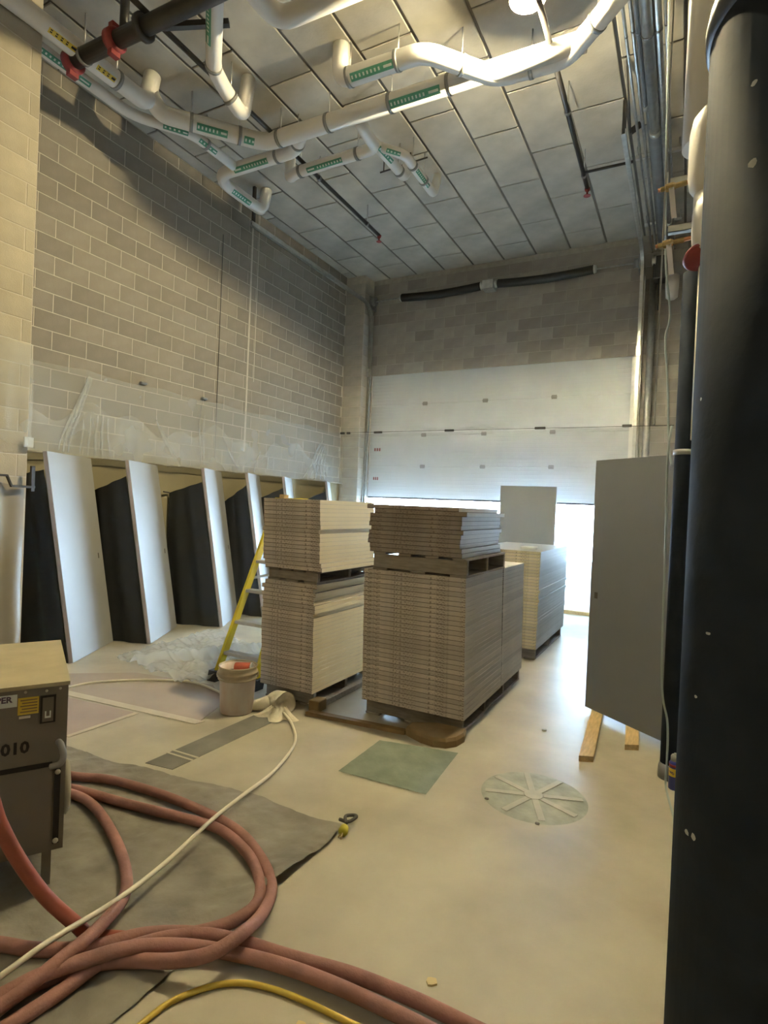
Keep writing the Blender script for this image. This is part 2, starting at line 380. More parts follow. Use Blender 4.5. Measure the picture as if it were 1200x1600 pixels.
# ------------------------------------------------------------------ the room
ZC = 6.25; XW = -6.19; YB = 10.10
fl = struct('floor', box((-6.6, -5, -0.12), (3.2, 10.30, 0)), 'floor', 'bare concrete floor')
struct('outside_ground', box((-40, 10.30, -0.30), (40, 60, -0.06)), 'outground', 'pale pavement outside the loading door')
struct('bounce_wall', box((-30, 22.0, -0.1), (22, 22.4, 7.0)), 'bouncewall', 'added sunlit pale wall outside that bounces daylight in')  # added wall, bounces sunlight through the opening onto the leaning doors
wl = struct('wall_left', box((XW-0.3, 2.6, 0), (XW, 10.4, ZC+0.2)), 'mortar', 'grey concrete block wall')
wp = struct('wall_pier', box((XW-0.3, -5, 0), (-5.35, 3.09, ZC+0.2)), 'mortar', 'pale concrete block pier')
mb = MB(); mb.box((XW, YB, 4.33), (-0.85, YB+0.2, ZC+0.2)); mb.box((-0.85, YB, 0), (3.2, YB+0.2, ZC+0.2)); mb.box((XW, YB, 0), (-5.73, YB+0.2, 4.33))
wb = struct('wall_back', mb, 'mortar_back', 'smeared concrete block wall above the loading door')
struct('wall_right', box((3.0, -5, 0), (3.2, YB, ZC+0.2)), 'plain')
struct('wall_near', box((-6.6, -5.2, 0), (3.2, -5, ZC+0.2)), 'plain')

def block_mesh(L, axis):
    mb = MB(); d = 0.003
    if axis == 'x': mb.cbox((-0.02, 0, 0), (d, L, CH-JT), 0.002)     # face towards +X
    else: mb.cbox((0, -d, 0), (L, 0.02, CH-JT), 0.002)               # face towards -Y
    return mb
BM = {}
def brick_at(parent, matn, p, L, axis, H=None):
    k = (round(L, 3), axis, matn)
    if k not in BM: BM[k] = mesh_of('brick', block_mesh(L, axis), matn)
    return link('brick', BM[k], parent, p)
def lay_course(lo, hi, phase):
    out = []; y = phase - CW*math.ceil((phase-lo)/CW) 
    while y < hi:
        a, b = max(lo, y)+JT/2, min(hi, y+CW)-JT/2
        if b-a > 0.04: out.append((a, b-a))
        y += CW
    return out
cells = []
for n in range(9, 30):
    for a, L in lay_course(3.09, 9.73, 3.796 + (0 if n % 2 == 0 else CW/2)): cells.append((n, a, L))
cells.sort(key=lambda c: c[1])
for n, a, L in cells[:300]: brick_at(wl, 'block', (XW, a, n*CH+JT/2), L, 'x')
rest = MB()
for n, a, L in cells[300:]:
    rest.cbox((XW-0.02, a, n*CH+JT/2), (XW+0.003, a+L, n*CH+CH-JT/2), 0.004)
for a, L in lay_course(3.09, 9.73, 3.796): rest.cbox((XW-0.02, a, 30*CH+JT/2), (XW+0.003, a+L, ZC), 0.004)
tag(obj('brick', rest, 'block', wl), kind='stuff')
obj('control_joint', box((XW, 6.90, 2.1), (XW+0.006, 6.935, ZC)), 'mortar', wl)
obj('control_joint', box((XW, 7.06, 3.6), (XW+0.0055, 7.075, ZC)), 'mortar', wl)
tag(obj('thin_cable', MB().tube([(XW+0.010, 6.28, 2.3), (XW+0.010, 6.28, 5.6)], 0.005, 6), 'blackmetal'), 'thin dark cable running straight down the left block wall', 'cable')
for n in range(8, 30):
    for a, L in lay_course(2.0, 3.09, 3.09 if n % 2 == 0 else 3.0): brick_at(wp, 'block_pier', (-5.35, a, n*CH+JT/2), L, 'x')
for n in range(0, 9):
    z = 4.33 + n*CH
    for a, L in lay_course(-5.76, 0.35, -4.4 + (0 if n % 2 else CW/2)): brick_at(wb, 'block_back', (a, YB, z+JT/2), L, 'y')
for n in range(8, 21):
    z = 4.33 - CH*(21-n)
    for a, L in lay_course(-0.62, 0.35, -4.4 + (0 if n % 2 == 0 else CW/2)): brick_at(wb, 'block_back', (a, YB, z+JT/2), L, 'y')
pil = struct('wall_pilaster', box((XW, 9.74, 0), (-5.765, YB, ZC)), 'mortar', 'pale block pilaster in the far left corner')
pme = mesh_of('brick', MB().cbox((0, -0.006, 0), (0.425, 0.012, CH-0.008), 0.004), 'pilaster')
pme2 = mesh_of('brick', MB().cbox((-0.012, 0, 0), (0.006, 0.35, CH-0.008), 0.004), 'pilaster')
for n in range(6, 30):
    link('brick', pme, pil, (XW+0.002, 9.74, n*CH+0.004)); link('brick', pme2, pil, (-5.765, 9.745, n*CH+0.004))

# ceiling: recessed joints, one board per panel
ce = struct('ceiling', box((-6.6, -5, ZC+0.012), (3.2, 10.4, ZC+0.25)), 'ceil_joint', 'grey concrete plank ceiling')
PW, PL = 0.58, 1.155
pan = {}
stuffp = MB(); edges = [-1.34 + PW*k for k in range(-9, 8)]
for ci, x0 in enumerate(edges):
    x1 = x0 + PW; x0c = max(x0, XW)
    if x1 <= XW+0.05: continue
    y = (5.49 if ci % 2 else 4.90) - 10*PL
    while y < YB:
        a, b = max(y, -5), min(y+PL, YB)
        if b-a > 0.1:
            A, B = (x0c+0.015, a+0.009, ZC-0.006), (x1-0.015, b-0.009, ZC+0.014)
            if y > 2.2 and x0 < 0.4:
                k = (round(B[0]-A[0], 3), round(B[1]-A[1], 3))
                if k not in pan: pan[k] = mesh_of('panel', MB().cbox((0, 0, 0), (k[0], k[1], 0.02), 0.007), 'ceil')
                link('panel', pan[k], ce, A)
            else: stuffp.cbox(A, B, 0.007)
        y += PL
tag(obj('panel', stuffp, 'ceil', ce), kind='stuff')

# ------------------------------------------------------------------ loading door
d1 = tag(bpy.data.objects.new('door_1', None), 'white sectional loading door', None, None, 'structure'); COL.objects.link(d1)
d1.location = (-3.29, YB+0.05, 0); WO[d1] = V((-3.29, YB+0.05, 0))
def section(z0, z1):
    mb = MB(); x0, x1, y0 = -5.74, -0.84, YB+0.03
    prof = [(y0+0.05, z0), (y0+0.004, z0), (y0, z0+0.006)]
    k = 9; h = (z1-z0)/k
    for i in range(1, k): prof += [(y0, z0+i*h-0.008), (y0+0.0016, z0+i*h), (y0, z0+i*h+0.008)]
    prof += [(y0, z1-0.006), (y0+0.004, z1), (y0+0.05, z1)]
    n = len(prof)
    vs = [(x0, y, z) for y, z in prof] + [(x1, y, z) for y, z in prof]
    return mb.add(vs, [(i, i+n, i+n+1, i+1) for i in range(n-1)] + [(n-1, 2*n-1, n, 0), tuple(range(n)), tuple(range(n, 2*n))[::-1]])
for i in range(4):
    z1 = 4.33 - 0.61*i; z0 = z1 - 0.606
    p = obj('panel', section(z0, z1), 'white', d1)
    for x in ((-4.54, -3.33, -2.09) if i < 3 else ()):
        h = MB(); h.box((x-0.045, YB+0.012, z0-0.035), (x+0.045, YB+0.03, z0+0.035)); h.tube([(x-0.05, YB+0.014, z0), (x+0.05, YB+0.014, z0)], 0.012, 8)
        obj('hinge', h, 'steel_dark', p)
obj('light_stop', box((-5.74, YB+0.081, 1.89), (-0.84, YB+0.086, 4.33)), 'white', d1)  # sheet added behind the sections to stop daylight leaking through the seams
obj('bottom_seal', box((-5.74, YB+0.035, 1.862), (-0.84, YB+0.075, 1.892)), 'rubber', d1)
sealL = MB(); sealL.box((-0.86, YB-0.045, 0), (-0.80, YB-0.008, 4.30)); obj('weather_strip', sealL, 'white_board', d1)
for z, ww in ((2.81, 0.16), (2.225, 0.13)):
    st = MB()
    for k in range(3): st.box((-5.62+k*ww/3, YB+0.022, z), (-5.62+(k+0.6)*ww/3, YB+0.0295, z+0.06))
    obj('red_sticker', st, 'redcoup', d1)

bb = thing('barrier_board', 'white board barrier across the bottom of the bright door opening', 'barrier', (-3.29, 10.16, 0))
obj('sheet', box((-5.72, 10.15, 0.06), (-0.86, 10.18, 0.90)), 'film_board', bb)
obj('sill_lumber', box((-5.72, 10.09, 0.0), (-0.86, 10.17, 0.06)), 'wood', bb)

# torsion spring assembly
ts = thing('torsion_spring_shaft', 'door shaft with two dark coiled torsion springs near the ceiling', 'door spring', (-3.3, 9.92, 5.60))
obj('shaft', MB().tube([(-5.72, 9.92, 5.765), (-0.76, 9.92, 5.765)], 0.014, 10), 'steel', ts)
for a, b, sag in ((-5.04, -3.45, -0.035), (-3.13, -1.50, -0.035)):
    mb = MB(); n = 56; pts = []; rad = []
    for i in range(n*2+1):
        t = i/(n*2); pts.append((a+(b-a)*t, 9.92, 5.765+sag*sin(pi*t))); rad.append(0.078 if i % 2 else 0.064)
    mb.tube(pts, 1.0, 14, radii=rad); obj('spring', mb, 'spring', ts)
mb = MB(); mb.box((-3.40, 9.86, 5.69), (-3.20, 10.09, 5.84)); obj('centre_bracket', mb, 'steel', ts)
for x in (-5.70, -0.80):
    mb = MB(); mb.box((x-0.012, 9.82, 5.62), (x+0.012, 10.09, 5.86)); mb.lathe((x+(0.02 if x < -3 else -0.09), 9.92, 5.765), [(0.085, 0), (0.07, 0.01), (0.07, 0.06), (0.085, 0.07)], 18, axis=(1, 0, 0))
    obj('cable_drum', mb, 'steel_dark', ts)
for x in (-1.49, -3.16, -3.43, -5.05):
    obj('winding_cone', MB().lathe((x-0.03, 9.92, 5.765), [(0.05, 0), (0.07, 0.02), (0.06, 0.06)], 14, axis=(1, 0, 0)), 'steel', ts)

def track(name, X, side, label, yend, zz):
    t = thing(name, label, 'door track', (X, 9.92, 0))
    C_ = [(0.025, 0.03), (0.025, -0.03), (-0.025, -0.03), (-0.025, 0.03), (-0.018, 0.03), (-0.018, -0.023), (0.018, -0.023), (0.018, 0.03)]
    pts = fillet([(X, 9.95, 0.0), (X, 9.95, zz), (X, yend, zz)], 0.40, 8)
    obj('rail', MB().sweep(pts, C_, 0, False, True, None, (side, 0, 0)), 'steel', t)
    obj('jamb_angle', box((X+side*0.045-0.004, 9.94, 0), (X+side*0.045+0.004, 10.095, 5.55)), 'steel', t)
    mb = MB(); mb.bar([(X, yend+0.05, zz), (X, yend+0.05, ZC-0.006)], 0.04, 0.04); obj('hanger_strap', mb, 'blackmetal', t)
    obj('splice_plate', box((X-0.034, 9.90, 4.27), (X+0.034, 9.915, 4.43)), 'steel', t)
track('door_track', -5.705, -1, 'galvanised door track rising beside the block pilaster and along the left wall', 6.33, 5.70)
track('door_track', -0.765, 1, 'galvanised door track at the right door jamb turning in under the ceiling', 6.65, 5.88)
tag(obj('steel_conduit', MB().tube([(-0.60, 9.98, 0), (-0.60, 9.98, 5.5)], 0.05, 14), 'steel'), 'wide galvanised conduit on the wall right of the door', 'conduit')
hb = thing('chain_hoist', 'black chain hoist box with a white chain bucket by the right door track', 'hoist', (-0.5, 9.9, 5.05))
obj('housing', MB().cbox((-0.60, 9.78, 5.42), (-0.40, 10.05, 5.78), 0.02), 'blackmetal', hb)
obj('chain_bucket', MB().lathe((-0.32, 9.82, 5.08), [(0.05, 0), (0.085, 0.03), (0.095, 0.2), (0.10, 0.36)], 18), 'pvc', hb)
obj('bracket', box((-0.5, 9.80, 5.44), (-0.22, 10.05, 5.46)), 'steel_dark', hb)
obj('pull_rod', MB().tube([(-0.507, 9.8, 5.42), (-0.502, 9.8, 4.93)], 0.012, 8), 'blackmetal', hb)
obj('chain_wheel', MB().lathe((-0.62, 9.80, 5.72), [(0.05, 0), (0.085, 0.01), (0.06, 0.03), (0.085, 0.05), (0.05, 0.06)], 16, axis=(1, 0, 0)), 'screw', hb)

# ------------------------------------------------------------------ plastic sheeting
def fold(u, v, cx, amp, wd):       # tension folds fanning out from a fixing point at the top edge
    d = (u-cx)/(0.15+v)
    return amp*math.exp(-(d/wd)**2)*sin(d*40)
def left_sheet(u, v):
    y = 3.12 + u*6.56; z = 3.13 - 1.01*v
    nf = 6.0; sag = 0.035*abs(sin(u*pi*nf))
    z -= sag*(1-v)
    x = XW + 0.02 + 0.10*v*v
    for c in (0.02, 0.155, 0.28, 0.43, 0.60, 0.80, 0.97): x += fold(u, v, c+0.03*v, 0.030*(0.4+v), 0.07)
    x += 0.030*mnoise.noise(V((u*9, v*2, 3.1)))*(0.3+v) + 0.012*mnoise.noise(V((u*60, v*3, 1)))*v
    return (max(x, XW+0.012), y, z)
ps = thing('plastic_sheet', 'long clear plastic sheet taped along the block wall above the leaning doors', 'plastic sheet', (XW+0.05, 6.4, 2.12))
obj('sheeting', MB().grid(left_sheet, 260, 26), 'pl_wall', ps)
def left_layer(u, v):
    top = 0.50 + 0.10*sin(u*23) + 0.07*sin(u*61+1); vv = top + (1-top)*v
    x, y, zz = left_sheet(u, vv); return (x+0.012+0.006*sin(u*90), y, zz)
obj('folded_layer', MB().grid(left_layer, 220, 12), 'pl_layer', ps)
def pleat(ya, za, yb, zb, rr):
    pts = []; rad = []
    for k in range(13):
        t = k/12; y = ya+(yb-ya)*t; zz = za+(zb-za)*t; u, v = (y-3.12)/6.56, (3.13-zz)/1.01
        pts.append((left_sheet(u, min(1, max(0, v)))[0]+0.016, y+0.01*sin(t*5+ya*9), zz)); rad.append(rr*1.6*(0.25+0.75*sin(pi*min(1, t*0.8+0.1))))
    obj('pleat', MB().tube(pts, 1.0, 6, radii=rad), 'pl_fold', ps)
for a in ((4.22, 3.06, 3.84, 2.16, .009), (4.23, 3.05, 3.90, 2.15, .012), (4.25, 3.05, 3.97, 2.15, .009), (4.20, 3.04, 4.05, 2.5, .008), (3.30, 2.95, 3.55, 2.15, .008), (3.24, 2.9, 3.45, 2.15, .006),
          (4.16, 2.55, 4.13, 2.15, .007), (4.24, 2.6, 4.22, 2.15, .009), (4.31, 2.62, 4.29, 2.15, .010), (4.38, 2.64, 4.36, 2.15, .009), (4.45, 2.6, 4.44, 2.15, .006),
          (5.15, 2.70, 5.42, 2.18, .009), (5.22, 2.62, 5.50, 2.16, .006), (5.96, 3.05, 5.93, 2.2, .006), (6.02, 2.9, 5.99, 2.2, .009), (6.35, 2.62, 6.66, 2.18, .009), (7.2, 2.5, 7.05, 2.15, .007), (7.4, 2.45, 7.3, 2.15, .006),
          (9.05, 2.95, 8.40, 2.15, .011), (9.08, 2.9, 8.55, 2.15, .011), (9.1, 2.85, 8.70, 2.15, .010), (9.12, 2.8, 8.85, 2.15, .010), (9.15, 2.75, 9.0, 2.15, .008)): pleat(*a)
for y in (4.97, 6.01): obj('clip', MB().cbox((XW+0.01, y-0.05, 3.12), (XW+0.06, y+0.05, 3.15), 0.01), 'steel_dark', ps)
obj('bottom_cord', MB().tube([(XW+0.115+0.004*sin(i), 3.12+6.56*i/40, 2.118+0.006*sin(i*1.7)) for i in range(41)], 0.007, 6), 'drape', ps)
def pier_sheet(u, v):
    y = 2.3 + u*0.80; z = 3.05 - 0.02*sin(u*9) - 0.92*v
    return (-5.335 + 0.05*v + 0.02*sin(u*26+v*4)*v + 0.015*mnoise.noise(V((u*8, v*3, 7))), y, z)
pp = thing('plastic_sheet', 'clear plastic sheet hanging on the pale block pier at the left edge', 'plastic sheet', (-5.3, 2.7, 2.1))
obj('sheeting', MB().grid(pier_sheet, 60, 20), 'pl_wall', pp)
obj('tape_patch', box((-5.31, 3.03, 2.10), (-5.29, 3.11, 2.19)), 'white', pp)
def door_sheet(u, v):
    x = -6.1 + u*5.85; z = 3.12 - 0.02*abs(sin(u*pi*4)) - 1.22*v
    y = 9.70 + 0.03*mnoise.noise(V((u*6, v*2, 5)))*v
    for c in (0.10, 0.38, 0.66, 0.90): y += fold(u, v, c-0.04*v, 0.012*v, 0.06)
    return (x, y, z)
pdr = thing('plastic_sheet', 'clear plastic sheet hung on a wire across the white loading door', 'plastic sheet', (-3.3, 9.70, 1.9))
obj('sheeting', MB().grid(door_sheet, 200, 24), 'pl_door', pdr)
obj('wire', MB().tube([(-6.18, 9.69, 3.135), (-0.2, 9.69, 3.115)], 0.004, 6), 'blackmetal', pdr)
for x, ww in ((-6.12, .05), (-5.98, .04), (-5.31, .09), (-3.84, .09), (-2.21, .09), (-0.86, .07)):
    obj('clip', MB().cbox((x-ww, 9.67, 3.105), (x+ww, 9.70, 3.145), 0.006), 'blackmetal', pdr)

tn = tag(obj('wall_covering', MB().grid(lambda u, v: (XW+0.014+0.006*mnoise.noise(V((u*20, v*4, 2))), 3.1+u*6.62, 2.15*v), 90, 16), 'tan'), 'smooth tan sheet covering the lower left wall behind the leaning doors', 'wall covering')
dr = thing('hanging_drape', 'grey sheet hanging in folds on the pier beside the heater', 'drape', (-5.3, 2.7, 0.34))
obj('cloth', MB().grid(lambda u, v: (-5.29+0.03*sin(u*22)*(0.3+v*0.7)+0.02*mnoise.noise(V((u*5, v*4, 9))), 2.2+u*0.84, 1.80-1.44*v+0.05*sin(u*5)), 50, 16), 'drape', dr)
br = MB(); br.bar([(-5.345, 2.6, 1.83), (-5.24, 2.6, 1.83), (-5.24, 2.86, 1.83), (-5.24, 2.90, 1.74), (-5.24, 3.10, 1.74)], 0.02, 0.03); br.bar([(-5.24, 3.08, 1.70), (-5.24, 3.08, 1.93)], 0.03, 0.03)
obj('bracket', br, 'blackmetal', dr)

# ------------------------------------------------------------------ ceiling pipes
ZP = 5.90
def pipe_thing(name, label, cat, pts, r, hang=(), labs=(), mat_='pvc', fil=0.16, arrows=True, seg=18, group=None):
    cx = sum(p[0] for p in pts)/len(pts); cy = sum(p[1] for p in pts)/len(pts)
    t = thing(name, label, cat, (cx, cy, min(p[2] for p in pts)-r), group)
    obj('pipe', MB().tube(fillet(pts, fil, 5), r, seg), mat_, t)
    P = [V(p) for p in pts]
    for i, fr in hang:
        a, b = P[i], P[i+1]; c = a.lerp(b, fr); d = (b-a).normalized()
        h = obj('hanger', MB().tube([c-d*0.018, c+d*0.018], r+0.008, seg), 'steel_dark', t)
        if d.z < 0.5: obj('rod', MB().tube([(c.x, c.y, c.z+r), (c.x, c.y, ZC-0.004)], 0.007, 6), 'steel', h)
    for i, f0, f1, arr in labs:
        a, b = P[i], P[i+1]; d = (b-a).normalized(); A, B = a.lerp(b, f0), a.lerp(b, f1)
        side = d.cross(V((0, 0, 1))); side = side if side.y < 0 or (abs(side.y) < 0.2 and side.x > 0) else -side
        mb = MB(); mw = MB(); rr = r+0.002; K = 5
        ang0, ang1 = (radians(-70), radians(-22)) if arr != 'y' else (radians(-62), radians(-32))
        def pt(c, a_, q): return c + side*(q*cos(a_)) + V((0, 0, q*sin(a_)))
        vs = []
        for c in (A, B):
            for k in range(K+1): vs.append(pt(c, ang0+(ang1-ang0)*k/K, rr))
        fs = [(k, k+1, K+1+k+1, K+1+k) for k in range(K)]
        mb.add(vs, fs, 0, True)
        L = (B-A).length; amid = radians(-46)
        nst = max(2, int(L/0.055))
        for k in range(nst):        # rows of small pale strokes: print too small to read
            c = A + d*(L*(k+0.3)/nst*0.72)
            wd = L/nst*0.42*0.72
            v4 = [pt(c, amid-0.16, rr+0.001), pt(c+d*wd, amid-0.16, rr+0.001), pt(c+d*wd, amid+0.16, rr+0.001), pt(c, amid+0.16, rr+0.001)]
            mw.add(v4, [(0, 1, 2, 3)])
        c0, c1 = A+d*(L*0.78), A+d*(L*0.97)
        mw.add([pt(c0, amid-0.12, rr+0.001), pt(c1, amid-0.12, rr+0.001), pt(c1, amid+0.12, rr+0.001), pt(c0, amid+0.12, rr+0.001)], [(0, 1, 2, 3)])
        g = obj('pipe_label', mb, 'yellowlab' if arr == 'y' else 'green', t)
        tag(obj('print', mw, 'black' if arr == 'y' else 'labelwhite', g), kind='stuff')
    return t
z = ZP
pipe_thing('drain_pipe', 'long white drain pipe crossing the ceiling from left wall towards the lamp', 'pipe',
    [(-5.27, 4.20, z+0.12), (-5.27, 4.34, z), (-4.53, 5.22, z), (-0.95, 5.26, z)], 0.092,
    [(1, 0.28), (1, 0.74), (2, 0.06), (2, 0.245), (2, 0.46), (2, 0.64)], [(1, 0.33, 0.62, 'g'), (1, 0.78, 0.88, 'g'), (2, 0.465, 0.62, 'g')])
pipe_thing('drain_pipe', 'white pipe running along the left wall under the black sprinkler pipe', 'pipe',
    [(-5.27, 0.5, z), (-5.27, 4.16, z), (-5.27, 4.22, z+0.33)], 0.088, [(0, 0.9)], [(0, 0.70, 0.775, 'y'), (0, 0.83, 0.885, 'y')], fil=0.1)
pipe_thing('drain_pipe', 'thinner white pipe with green label hugging the left wall near the ceiling', 'pipe',
    [(-5.58, 0.5, z), (-5.58, 4.22, z), (-5.20, 4.74, z), (-5.20, 5.42, z)], 0.058, [(2, 0.3)], [(0, 0.72, 0.86, 'g'), (1, 0.5, 0.92, 'g'), (2, 0.1, 0.5, 'g')])
pipe_thing('drain_pipe', 'white U-shaped branch pipe turning back to the left block wall', 'pipe',
    [(-4.02, 5.24, z), (-4.30, 5.48, z), (-5.46, 5.48, z), (-5.60, 5.66, z), (-5.60, 6.45, z), (-5.60, 6.52, z+0.34)], 0.078,
    [(0, 0.6), (1, 0.22)], [(1, 0.32, 0.78, 'g'), (3, 0.15, 0.6, 'g')], fil=0.12)
pipe_thing('drain_pipe', 'white branch pipe hanging below the long drain pipe mid ceiling, ending left', 'pipe',
    [(-3.30, 5.28, z-0.02), (-3.35, 5.55, z-0.02), (-3.36, 5.80, z-0.02), (-4.55, 5.83, z-0.02), (-4.70, 5.90, z-0.02), (-4.72, 5.93, z+0.30)], 0.068,
    [(2, 0.22), (2, 0.93)], [(2, 0.38, 0.82, 'g')], fil=0.13)
pipe_thing('drain_pipe', 'short white pipe stub with green label pointing to the loading door', 'pipe',
    [(-3.36, 5.70, z), (-3.34, 6.10, z), (-3.34, 6.52, z), (-3.34, 6.60, z+0.3)], 0.062, [(1, 0.6)], [(0, 0.2, 0.98, 'g')], fil=0.1)
pipe_thing('drain_pipe', 'bent white pipe stub nearest the middle of the ceiling', 'pipe',
    [(-3.36, 5.80, z), (-3.13, 6.08, z), (-3.15, 7.02, z), (-3.16, 7.12, z+0.3)], 0.056, [(1, 0.25), (1, 0.62)], [(0, 0.3, 0.8, 'g'), (1, 0.3, 0.72, 'g')], fil=0.1)
pipe_thing('drain_pipe', 'warm lit white pipe zigzagging across the ceiling beside the lamp', 'pipe',
    [(-3.20, 4.75, ZC-0.01), (-3.20, 4.75, z), (-2.30, 4.77, z), (-1.78, 5.33, z-0.02), (-1.13, 5.36, z-0.02), (-0.30, 4.55, z-0.02)], 0.086,
    [(1, 0.12), (1, 0.70), (2, 0.5), (3, 0.5), (4, 0.36)], [(1, 0.17, 0.68, 'g')], fil=0.14)
pipe_thing('drain_pipe', 'white pipe elbow at the top edge of the view above the ceiling gap', 'pipe',
    [(-3.34, 2.6, z), (-3.32, 3.93, z), (-2.2, 3.95, z)], 0.088, [(0, 0.6)], (), fil=0.16)
pipe_thing('drain_pipe', 'white pipe with tall green label turning up into the ceiling', 'pipe',
    [(-3.0, 2.86, z), (-4.24, 4.09, z), (-4.35, 4.36, z), (-4.35, 4.64, z-0.10), (-4.35, 4.70, ZC-0.01)], 0.075, [(0, 0.985), (2, 0.3)], [(0, 0.52, 0.80, 'g')], fil=0.10)
# sprinkler pipes
bp = pipe_thing('sprinkler_pipe', 'thick black sprinkler pipe with red couplings at the top left', 'sprinkler pipe',
    [(-5.40, 3.40, z-0.06), (-2.2, 3.46, z-0.06)], 0.075, [(0, 0.06)], (), 'blackpipe')
for x in (-5.38, -4.78):
    mb = MB(); mb.lathe((x-0.05, 3.405, z-0.06), [(0.08, 0), (0.105, 0.012), (0.105, 0.088), (0.08, 0.10)], 20, axis=(1, 0.02, 0))
    mb.box((x-0.03, 3.36, z+0.04), (x+0.03, 3.45, z+0.085)); mb.box((x-0.03, 3.36, z-0.205), (x+0.03, 3.45, z-0.16))
    obj('coupling', mb, 'redcoup', bp)
obj('riser', MB().tube([(-4.70, 3.44, z+0.0), (-4.70, 3.44, ZC)], 0.04, 12), 'blackpipe', bp)
obj('flange', MB().lathe((-4.44, 3.42, z-0.06), [(0.095, 0), (0.115, 0.01), (0.115, 0.05), (0.095, 0.06)], 16, axis=(1, 0.02, 0)), 'blackpipe', bp)
obj('brace', MB().bar([(-4.30, 3.46, z-0.06), (-3.75, 3.78, z+0.02)], 0.05, 0.05), 'blackmetal', bp)
sp = pipe_thing('sprinkler_pipe', 'thin dark sprinkler line running under the ceiling to a red head', 'sprinkler pipe',
    [(-4.36, 2.2, z+0.06), (-4.44, 7.86, z+0.06)], 0.026, [(0, 0.45), (0, 0.7), (0, 0.93)], (), 'blackpipe', seg=10)
obj('sprinkler_head', MB().lathe((-4.44, 7.86, z+0.06), [(0.035, 0), (0.03, -0.03), (0.012, -0.05), (0.012, -0.09), (0.04, -0.095), (0.04, -0.1)], 12), 'redcoup', sp)
s2 = pipe_thing('sprinkler_pipe', 'dark sprinkler line with a red head on the right half of the ceiling', 'sprinkler pipe',
    [(-1.24, 4.6, z+0.02), (-1.29, 7.70, z+0.02)], 0.026, [(0, 0.5), (0, 0.9)], (), 'blackpipe', seg=10)
obj('sprinkler_head', MB().lathe((-1.29, 7.70, z+0.02), [(0.035, 0), (0.03, -0.03), (0.012, -0.05), (0.012, -0.09), (0.045, -0.095), (0.045, -0.1)], 12), 'redcoup', s2)
obj('cross_arm', MB().tube([(-1.27, 7.33, z+0.02), (-0.72, 7.33, z+0.02)], 0.017, 8), 'blackpipe', s2)
hgr = tag(obj('pipe_hanger', MB().tube([(-3.75, 6.6, ZC-0.14), (-3.05, 6.55, ZC-0.14)], 0.011, 6).tube([(-3.7, 6.6, ZC-0.14), (-3.7, 6.6, ZC)], 0.009, 6).tube([(-3.3, 6.57, ZC-0.14), (-3.3, 6.57, ZC)], 0.009, 6), 'blackmetal'), 'thin dark rod trapeze between the white pipe stubs', 'pipe hanger')
# conduits along the right, towards the door wall
for x, zz, r, y0, y1, m_, lab in ((-0.63, 5.90, 0.014, 2.5, 9.9, 'steel', 'leftmost bright thin conduit of the bundle under the ceiling at right'),
        (-0.575, 5.93, 0.017, 2.5, 9.9, 'steel', 'second thin conduit from the left in the right ceiling bundle'),
        (-0.53, 5.90, 0.022, 2.5, 6.4, 'steel_dark', 'short dull conduit with a bright coupling in the right ceiling bundle'),
        (-0.455, 5.87, 0.05, 2.5, 6.8, 'steel', 'thick bright conduit in the middle of the right ceiling bundle'),
        (-0.46, 5.99, 0.085, 2.5, 9.9, 'steel_dark', 'widest dark pipe above the right ceiling bundle'),
        (-0.37, 5.88, 0.030, 2.5, 9.0, 'steel', 'mid-size conduit right of the thick one in the ceiling bundle'),
        (-0.315, 5.90, 0.013, 2.5, 9.9, 'steel', 'rightmost bright thin conduit of the ceiling bundle')):
    t = thing('conduit', lab, 'conduit', (x, (y0+y1)/2, zz-r), 'conduits under the ceiling at right')
    obj('tube', MB().tube([(x, y0, zz), (x, y1, zz)], r, 14), m_, t)
    obj('coupling', MB().tube([(x, y1-0.06, zz), (x, y1+0.01, zz)], r*1.18, 14), 'screw', t)
    obj('strap', MB().tube([(x, 5.35, zz), (x, 5.37, zz)], r*1.15, 12), 'steel_dark', t)
for y in (5.2, 7.6, 9.4):
    t = thing('strut_hanger', {5.2: 'nearest', 7.6: 'middle', 9.4: 'farthest'}[y]+' steel strut hanger carrying the right conduit bundle', 'strut', (-0.45, y, 5.82), 'strut hangers of the conduit bundle')
    obj('channel', box((-0.72, y-0.02, 6.085), (-0.22, y+0.02, 6.125)), 'steel', t)
    for x in (-0.70, -0.24): obj('rod', MB().tube([(x, y, 6.08), (x, y, ZC)], 0.007, 6), 'steel', t)
tr = thing('track_brace', 'black angle bracket hanging the right door track from the ceiling', 'bracket', (-0.70, 6.2, 5.6))
obj('strap', MB().bar([(-0.70, 6.05, ZC), (-0.70, 6.75, 5.92)], 0.05, 0.012), 'blackmetal', tr)
obj('angle', MB().bar([(-0.70, 6.75, 5.92), (-0.60, 6.75, 5.98)], 0.06, 0.03), 'blackmetal', tr)

